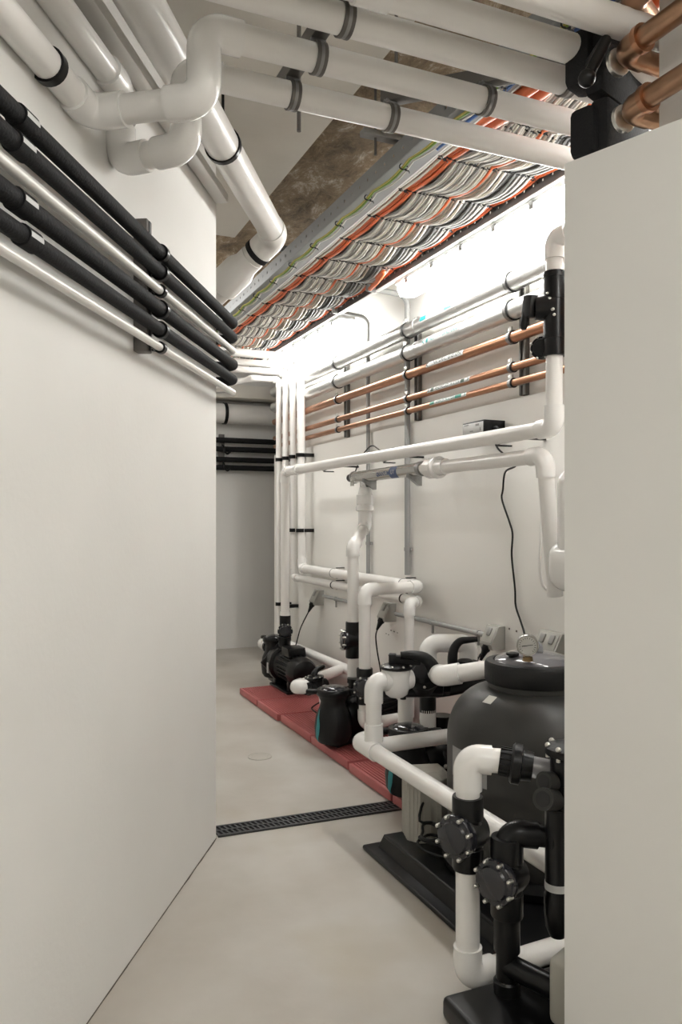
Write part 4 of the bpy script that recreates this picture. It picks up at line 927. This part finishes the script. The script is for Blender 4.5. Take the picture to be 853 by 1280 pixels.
mb.box(((bx0+bx1)/2, (by0+by1)/2, 0.060), (bx1-bx0-2*w-0.03, by1-by0-2*w-0.03, 0.020), 0.009, None, 3); mb.build('plinth_top', 'blk', t)
t = thing('filter_tank', 'large dark grey domed filter tank with a black clamp band', 'filter tank', TC+Vector((0, 0, 0.07)))
R0 = 0.297
prof = [(0.20, 0.07), (0.26, 0.085), (0.290, 0.13), (R0, 0.18), (R0, 0.50)]
for k in range(1, 13):
    a = PI/2*k/12; prof.append((0.155+(R0-0.155)*math.cos(a), 0.50+0.175*math.sin(a)))
prof += [(0.155, 0.69), (0.15, 0.70)]
MB().lathe(TC, (0, 0, 1), prof, 64).build('vessel', 'tank', t)
MB().lathe(TC, (0, 0, 1), [(0.20, 0.066), (0.29, 0.068), (0.31, 0.075), (0.315, 0.10), (0.300, 0.125), (0.292, 0.125)], 64).build('skirt', 'blk', t)
MB().lathe(TC, (0, 0, 1), [(0.140, 0.690), (0.163, 0.694), (0.168, 0.702), (0.168, 0.755), (0.162, 0.765), (0.138, 0.768), (0.137, 0.755)], 56).build('clamp_band', 'blk_matte', t)
lidp = [(0.139, 0.755)]+[(0.139*math.cos(PI/2*k/8), 0.757+0.042*math.sin(PI/2*k/8)) for k in range(0, 9)]
ld = MB().lathe(TC, (0, 0, 1), lidp, 48).build('lid', 'lidgrey', t, label='glossy grey lid')
# bolt lug, knob, gauge on top
kb = px(641, 816, D=2.66); mb = MB(); mb.lathe(kb+Vector((0, 0, -0.045)), (0, 0, 1), [(0.011, 0), (0.009, 0.03), (0.022, 0.038), (0.022, 0.045), (0.01, 0.048)], 16); mb.build('knob', 'blk', ld)
gc = px(660, 806, D=2.585); fd = Vector((-0.62, -0.78, 0)).normalized()
gg = MB().tubed([(gc+fd*0.020, 0.0345), (gc+fd*0.017, 0.036), (gc-fd*0.022, 0.034), (gc-fd*0.026, 0.030)], 32).build('pressure_gauge', 'steel', t, label='round steel pressure gauge')
gl = MB(); gl.tubed([(gc+fd*0.0200, 0.0295), (gc+fd*0.0212, 0.0295)], 32); gl.build('dial', 'dial', gg)
sd = Vector((fd.y, -fd.x, 0)); up = Vector((0, 0, 1))
if sd.dot(Vector((1, 0, 0))) < 0: sd = -sd
gn = MB(); gn.prism([gc+fd*0.0218-sd*0.018-up*0.004, gc+fd*0.0218-sd*0.018-up*0.001, gc+fd*0.0218+sd*0.018+up*0.0045, gc+fd*0.0218+sd*0.018+up*0.003], fd*0.001)
gn.build('needle', 'ink', gg)
gt = MB()
for k in range(17):
    a = math.radians(225-k*270/16); d0 = sd*math.cos(a)+up*math.sin(a); n_ = sd*-math.sin(a)+up*math.cos(a)
    gt.prism([gc+fd*0.0214+d0*0.022+n_*0.0007, gc+fd*0.0214+d0*0.022-n_*0.0007, gc+fd*0.0214+d0*0.0275-n_*0.0007, gc+fd*0.0214+d0*0.0275+n_*0.0007], fd*0.0006)
gt.build('dial_print', 'ink', gg)
st_ = Vector((gc.x, gc.y, 0)); MB().tubed([(Vector((gc.x, gc.y, 0.785)), 0.018), (Vector((gc.x, gc.y, 0.80)), 0.016), (Vector((gc.x, gc.y, 0.80)), 0.009), (Vector((gc.x, gc.y, gc.z-0.03)), 0.009)], 12).build('gauge_stem', 'brass', gg)
sb = px(676, 812, D=2.70); MB().tube(fillet([Vector((sb.x, sb.y, 0.775)), Vector((sb.x-0.004, sb.y, sb.z+0.022)), Vector((sb.x-0.05, sb.y+0.03, sb.z+0.022))], 0.02, 8), 0.011, 14).build('bleed_tube', 'clear', t)
# stickers
ps = px(598, 858, D=2.6)
for k in range(2):
    pass
def on_tank(u, v):            # first hit of the sight line with the upright tank wall
    r = px(u, v, D=1.0)-Vector((0, 0, CH)); a = r.x**2+r.y**2; b = -2*(r.x*TC.x+r.y*TC.y); c = TC.x**2+TC.y**2-(R0+0.001)**2
    tt = (-b-math.sqrt(max(0, b*b-4*a*c)))/(2*a); return Vector((r.x*tt, r.y*tt, CH+r.z*tt))
p1 = on_tank(566, 931); p2 = on_tank(609, 985); a1 = math.atan2(p1.y-TC.y, p1.x-TC.x); a2 = math.atan2(p2.y-TC.y, p2.x-TC.x)
if a2 < a1-PI: a2 += 2*PI
if a1 < 0: a1 += 2*PI
if a2 < 0: a2 += 2*PI
vs = []; n = 10; zt, zb = p1.z, px(566, 970, D=2.62).z
for j in range(n+1):
    a = a1+(a2-a1)*j/n
    for z in (zt, zb): vs.append((TC.x+(R0+0.001)*math.cos(a), TC.y+(R0+0.001)*math.sin(a), z))
MB().add(vs, [(2*j, 2*j+1, 2*j+3, 2*j+2) for j in range(n)]).build('data_sticker', 'greypanel', t)
q = px(598, 858, D=2.55); da = math.atan2(q.y-TC.y, q.x-TC.x); rr = 0.205; vs = []
for (a, r_) in ((da-0.09, 0.200), (da+0.09, 0.200), (da+0.08, 0.232), (da-0.08, 0.232)):
    c_ = max(-1, min(1, (r_-0.155)/(R0-0.155))); vs.append((TC.x+r_*math.cos(a), TC.y+r_*math.sin(a), 0.50+0.175*math.sin(math.acos(c_))+0.002))
MB().add(vs, [(0, 1, 2, 3)]).build('paper_tag', 'boxgrey', t, label='small pale paper tag')
# grey plastic control box and coiled lead on the base
gb0 = Vector((1.462, 2.575, 0.07))
t = thing('control_box', 'grey ribbed plastic box standing on the corner of the black filter base', 'box', gb0)
Rb = Matrix.Rotation(-0.28, 3, 'Z'); 
def fl(pts, z): return [gb0+Rb @ Vector((x, y, 0))+Vector((0, 0, z)) for x, y in pts]
oc = [(-0.075, 0.05), (-0.075, -0.045), (-0.035, -0.082), (0.045, -0.082), (0.085, -0.045), (0.085, 0.05)]
MB().prism(fl(oc, 0.0), (0, 0, 0.215)).build('case', 'boxgrey', t, 15)
mb = MB()
for i in range(5):
    a, b = oc[i], oc[i+1]
    if i not in (0, 1, 2): continue
    for k in range(3):
        f = 0.2+0.3*k; c_ = (a[0]+(b[0]-a[0])*f, a[1]+(b[1]-a[1])*f); p = fl([c_], 0.10)[0]; mb.box(p, (0.003, 0.003, 0.20), 0, Rb)
mb.build('rib', 'boxgrey', t)
mb = MB(); oc2 = [(x*1.06, y*1.06) for x, y in oc]; vs = fl(oc2, 0.215)+fl(oc2, 0.228)+fl([(x*0.72, y*0.72) for x, y in oc], 0.252); n = 6
fs = [(i, (i+1) % n, n+(i+1) % n, n+i) for i in range(n)]+[(n+i, n+(i+1) % n, 2*n+(i+1) % n, 2*n+i) for i in range(n)]+[tuple(range(n-1, -1, -1)), tuple(range(2*n, 3*n))]
mb.add(vs, fs).build('cover', 'boxgrey', t, 25)
cc = Vector((1.385, 2.33, 0.075)); cp = px(545, 1060, Z=0.10); pts = []
for k in range(64):
    a = 2*PI*k/20; r_ = 0.062+0.012*math.sin(k*0.9); pts.append((cp.x+r_*math.cos(a)*0.7, cp.y+r_*math.sin(a)*1.35, 0.082+0.0012*k+0.018*math.sin(a*0.5+k*0.1)**2))
pts += [(cp.x-0.02, cp.y+0.08, 0.17), (cp.x+0.02, cp.y+0.12, 0.22), (cp.x+0.08, cp.y+0.15, 0.20)]
o = MB().tube(spline(pts, 3), 0.005, 8).build('power_cable', 'cord'); tag(o, 'coil of black lead lying on the filter base by the grey box', 'power lead')

# ================================================================ FRONT PLUMBING BY THE PARTITION
JD = 2.06
J = px(585, 1040, D=JD)
jx, jy = J.x, J.y
zt = px(585, 948, D=JD).z; zb = 0.050
uo = px(625, 957, D=2.045)
run('upright white pipe in front of the filter tank with elbows at top and foot', [Vector((jx+0.43, jy+0.02, 0.052)), Vector((jx, jy, zb)), Vector((jx, jy, zt)), Vector((jx+0.085, jy-0.05, zt-0.004))], 0.0315, name='front_pipe', bend=1.35, socket=1.2)
check_valve('black check valve with a clear bolted cover on the upright white pipe', (jx, jy, J.z), (-0.95, -0.35, 0), 0.031, 0.19)
# union, clear length and dosing cell
ud = Vector((0.80, -0.60, -0.13)).normalized(); us = Vector((jx+0.07, jy-0.042, zt-0.002))
t = thing('pipe_union', 'black screw union at the top elbow of the upright white pipe', 'union', us)
MB().tubed([(us, 0.034), (us+ud*0.03, 0.035)], 24).build('tail', 'blk_matte', t)
MB().tubed([(us+ud*0.03, 0.046), (us+ud*0.035, 0.052), (us+ud*0.055, 0.052), (us+ud*0.058, 0.040), (us+ud*0.085, 0.037)], 28).build('nut', 'blk', t)
for k in range(14):
    a = 2*PI*k/14; sd_ = ud.cross(Vector((0, 0, 1))).normalized(); up_ = sd_.cross(ud); p = us+ud*0.015+(sd_*math.cos(a)+up_*math.sin(a))*0.035
    MB().box(p, (0.004, 0.004, 0.028), 0, ud.to_track_quat('Z', 'Y').to_matrix()).build('rib', 'blk', t)
o = MB().cyl(us+ud*0.083, us+ud*0.17, 0.028, seg=28).build('clear_pipe', 'clear'); tag(o, 'short clear pipe between the black union and the dosing cell', 'pipe')
ce = us+ud*0.165
t = thing('dosing_cell', 'black dosing cell body with open round ports beside the partition edge', 'dosing cell', ce-Vector((0, 0, 0.3)))
MB().tubed([(ce, 0.033), (ce+ud*0.05, 0.034), (ce+ud*0.05, 0.030), (ce+ud*0.12, 0.030)], 26).build('inlet', 'blk_matte', t)
cb = px(716, 1010, D=1.97); cb.z = 0
ztop = px(700, 932, D=1.97).z; 
mb = MB(); mb.lathe(cb, (0, 0, 1), [(0.046, ztop-0.22), (0.052, ztop-0.20), (0.055, ztop-0.10), (0.055, ztop-0.02), (0.050, ztop-0.012)], 30); mb.build('head', 'blk', t)
MB().lathe(cb, (0, 0, 1), [(0.066, ztop-0.022), (0.068, ztop-0.018), (0.068, ztop-0.004), (0.060, ztop), (0.03, ztop+0.008)], 30).build('top_cover', 'blk_matte', t)
for k in range(8): 
    a = k*PI/4+0.3; p = cb+Vector((0.061*math.cos(a), 0.061*math.sin(a), ztop)); mb = MB().cyl(p-Vector((0, 0, 0.03)), p, 0.0055, seg=8); mb.ball(p, 0.0075, (1, 1, 1), 8, 6); mb.build('bolt', 'bolt', t)
fd2 = Vector((-0.75, -0.66, 0)).normalized()
for (u, v, D, r_) in ((680, 977, 1.93, 0.024), (679, 999, 1.90, 0.027)):
    p = px(u, v, D=D); n_ = 26; q = px(700, v, D=1.97)
    MB().tubed([(p, r_*0.72), (p, r_), (p+(q-p)*1.2, r_)], 26).build('open_port', 'tank', t)
    MB().tubed([(p+(p-q).normalized()*0.001, r_*0.70), (p+(p-q).normalized()*0.0005, r_*0.70)], 26).build('port_mouth', 'ink', t)
o = MB().lathe(px(697, 1060, D=1.96)*1.0-Vector((0, 0, px(697, 1060, D=1.96).z)), (0, 0, 1), [(0.018, px(690, 1170, D=1.96).z), (0.029, px(690, 1158, D=1.96).z), (0.033, px(690, 1140, D=1.96).z), (0.033, px(690, 1118, D=1.96).z), (0.030, px(690, 1116, D=1.96).z), (0.030, px(690, 1010, D=1.96).z)], 28).build('cartridge_housing', 'blk')
tag(o, 'slim black cartridge housing hanging beside the partition edge', 'filter housing')
q0 = px(697, 1107, D=1.93)
mb = MB(); qc = px(697, 1060, D=1.96); ring(mb, Vector((qc.x, qc.y, px(697, 1106, D=1.96).z)), (0, 0, 1), 0.0302, 0.018, 0.0008, 28); mb.build('white_band', 'tag', o)
# black upright K
KD = 1.985
K = px(634, 1095, D=KD); kx, ky = K.x, K.y; kt = px(634, 1040, D=KD).z
ke = px(700, 1056, D=KD)
run('upright black pipe with a top elbow beside the partition edge', [(kx, ky, 0.062), (kx, ky, kt), (kx+0.20, ky-0.10, kt-0.02)], 0.0275, m='blk', fm='blk', name='front_pipe', bend=1.5, sockets=((0, 0.36, 0.09),))
check_valve('black check valve with a clear bolted cover on the upright black pipe', (kx, ky, K.z), (-0.95, -0.35, 0), 0.031, 0.20)
ku = Vector((0.20, -0.10, -0.02)).normalized(); t = thing('pipe_union', 'black screw union on the top elbow of the upright black pipe', 'union', (kx+0.1, ky-0.05, kt-0.06))
kc = Vector((kx, ky, kt))+ku*0.105; MB().tubed([(kc, 0.036), (kc, 0.046), (kc+ku*0.03, 0.046), (kc+ku*0.033, 0.034)], 28).build('nut', 'blk', t)
run('black pipe branching from the foot of the upright black pipe toward the partition', [(kx, ky, 0.125), (kx+0.10, ky-0.22, 0.110)], 0.028, m='blk', fm='blk', name='branch_pipe')
# black pad with pale feeder
c0 = px(556, 1276, Z=0.04); 
t = thing('equipment_pad', 'low black equipment pad at the foot of the upright black pipe', 'plinth', (1.25, 1.6, 0))
pa = [px(550, 1277, Z=0.05), px(640, 1253, Z=0.05), px(760, 1235, Z=0.05), px(760, 1420, Z=0.05), px(566, 1420, Z=0.05)]
pa = [Vector((kx-0.16, ky+0.055, 0)), Vector((kx+0.30, ky+0.055, 0)), Vector((kx+0.30, ky-0.34, 0)), Vector((kx-0.16, ky-0.34, 0))]
cx_, cy_ = kx+0.07, ky-0.1425
Rp = Matrix.Rotation(0.0, 3, 'Z')
MB().box((cx_, cy_, 0.028), (0.46, 0.395, 0.056), 0.014, Rp, 3).build('slab', 'blk', t)
MB().lathe((kx, ky, 0), (0, 0, 1), [(0.034, 0.056), (0.034, 0.085), (0.030, 0.09)], 24).build('socket', 'blk', t)
fc = px(716, 1300, D=1.85)
t = thing('feeder_box', 'pale grey feeder box at the foot of the partition beside the black branch pipe', 'box', (fc.x, fc.y, 0.056))
fz = px(700, 1197, D=1.85).z
MB().box((fc.x+0.02, fc.y, (0.056+fz)/2), (0.11, 0.11, fz-0.056), 0.02, Matrix.Rotation(0.4, 3, 'Z'), 4).build('case', 'boxgrey', t, 60)

# ================================================================ FAR PASSAGE
FY = 7.43
for i, v in enumerate((551, 562, 575, 585)):
    z = px(300, v, Y=FY-0.06).z
    o = MB().cyl((0.6, FY-0.06, z), (3.9, FY-0.06, z), 0.026, seg=16).build('far_pipe', 'foam')
    tag(o, ('topmost black pipe on the shaded end wall', 'second black pipe from the top on the shaded end wall', 'third black pipe from the top on the shaded end wall', 'lowest black pipe on the shaded end wall')[i], 'pipe', 'black pipes on the end wall')
bz = px(277, 570, Y=FY-0.02); zt_, zb_ = px(277, 543, Y=FY-0.02).z, px(277, 586, Y=FY-0.02).z
t = thing('hook_bracket', 'dark upright bracket with hooks on the shaded end wall', 'bracket', (bz.x, FY, zb_))
MB().box((bz.x, FY-0.02, (zt_+zb_)/2), (0.05, 0.04, zt_-zb_), 0.003).build('channel', 'galvdark', t)
for v in (568, 589):
    z = px(277, v-6, Y=FY-0.09).z
    MB().tube(spline([(bz.x, FY-0.04, z+0.05), (bz.x, FY-0.10, z+0.03), (bz.x, FY-0.12, z-0.01), (bz.x+0.03, FY-0.12, z-0.04), (bz.x+0.06, FY-0.12, z-0.02)], 5), 0.010, 8).build('hook', 'blk', t)
z = px(300, 518, Y=FY-0.11).z
o = MB().cyl((0.3, FY-0.11, z), (3.9, FY-0.11, z), 0.095, seg=28).build('drain_pipe', 'pvc_grey'); tag(o, 'large pale pipe running along the shaded end wall', 'pipe')
mb = MB(); ring(mb, (px(284, 518, Y=FY-0.2).x, FY-0.11, z), (1, 0, 0), 0.096, 0.03, 0.008)
tag(mb.build('pipe_clamp', 'blk'), 'dark clamp ring on the large pale pipe at the end wall', 'pipe clamp')

# ================================================================ COPPER PIPES AND VALVES UPPER RIGHT
CD = 1.80
for i, (u, v, lab) in enumerate(((779, 66, 'upper'), (786, 138, 'lower'))):
    c = px(u, v, Z=[2.325, 2.190][i]); r = 0.0235
    n1 = c+Vector((0.02, -1.0, 0.0)); n2 = c+Vector((0.5, 0.03, -0.01))
    t = thing('copper_pipe', f'{lab} copper pipe with a soldered elbow beside the bulkhead', 'pipe', c-Vector((0, 0, r)), 'copper pipes by the bulkhead')
    MB().cyl(c+Vector((0, -0.04, 0)), n1, r, seg=22).build('pipe_length', 'copperdull', t)
    MB().tube(fillet([c+Vector((0.001, -0.062, 0)), c, c+Vector((0.062, 0.003, 0))], 0.036, 12), r*1.16, 24).build('elbow', 'copperdull', t)
    ring(MB(), c+Vector((0.001, -0.058, 0)), (0.02, -1, 0), r*1.1, 0.014, 0.006).build('solder_collar', 'copper', t)
    MB().cyl(c+Vector((0.04, 0.002, 0)), c+Vector((0.05, 0.02, 0))+Vector((0.3, 0, 0)), r, seg=22).build('pipe_length', 'copperdull', t)
    bz_ = c+Vector((0.0, 0.13, 0.0 if i else 0.045))
    w = thing('butterfly_valve', ('black valve block behind the upper copper elbow, with a black lever', 'black valve block behind the lower copper elbow')[i], 'valve', bz_-Vector((0, 0, 0.06)), 'valves by the copper pipes')
    mb = MB(); Rv = Matrix.Rotation(0.35, 3, 'Z'); mb.box(bz_, (0.085, 0.07, 0.12 if i else 0.135), 0.018, Rv, 2); mb.box(bz_+Vector((0.10, 0.0, -0.01)), (0.23, 0.05, 0.17), 0.014, Rv, 2)
    mb.build('valve_body', 'foam', w)
    MB().tubed([(c+Vector((0.018, 0.026, 0.0)), 0.024), (c+Vector((0.018, 0.030, 0.0)), 0.032), (c+Vector((0.018, 0.040, 0.0)), 0.032)], 24).build('flange', 'bolt', w)
    if i == 0:
        a = px(757, 52, D=CD); b = px(734, 98, D=CD)
        MB().tube([bz_+Vector((-0.01, -0.03, -0.03)), a, b+(a-b)*0.25, b], [0.018, 0.014, 0.013, 0.016], 14).build('lever', 'blk', w)
        MB().ball(b, 0.02, (1, 1, 1)).build('knob', 'blk', w)
c = px(790, -2, Z=2.45); t = thing('copper_pipe', 'thick copper pipe end at the topmost edge beside the bulkhead', 'pipe', c, 'copper pipes by the bulkhead')
MB().tube(fillet([c+Vector((0.20, 0.10, 0)), c, c+Vector((-0.0, -0.6, 0))], 0.04, 10), 0.03, 22).build('pipe_length', 'copperdull', t)

# ================================================================ CAMERA, WORLD, COLOUR
cam = bpy.data.cameras.new('camera'); co = bpy.data.objects.new('camera', cam); C.objects.link(co)
co.location = (0, 0, CH); co.rotation_euler = (PI/2, 0, -TH)
cam.sensor_fit = 'VERTICAL'; cam.sensor_height = 36; cam.sensor_width = 24; cam.lens = F/1280*36
cam.shift_y = (HOR-640)/1280; cam.clip_start = 0.02
bpy.context.scene.camera = co
wd = bpy.data.worlds.new('world'); wd.use_nodes = True; wd.node_tree.nodes['Background'].inputs[0].default_value = (0.02, 0.02, 0.02, 1); wd.node_tree.nodes['Background'].inputs[1].default_value = 1
sc = bpy.context.scene; sc.world = wd
sc.view_settings.view_transform = 'Standard'; sc.view_settings.look = 'None'; sc.view_settings.gamma = 1; sc.view_settings.exposure = 2.1
sc.view_settings.use_curve_mapping = False
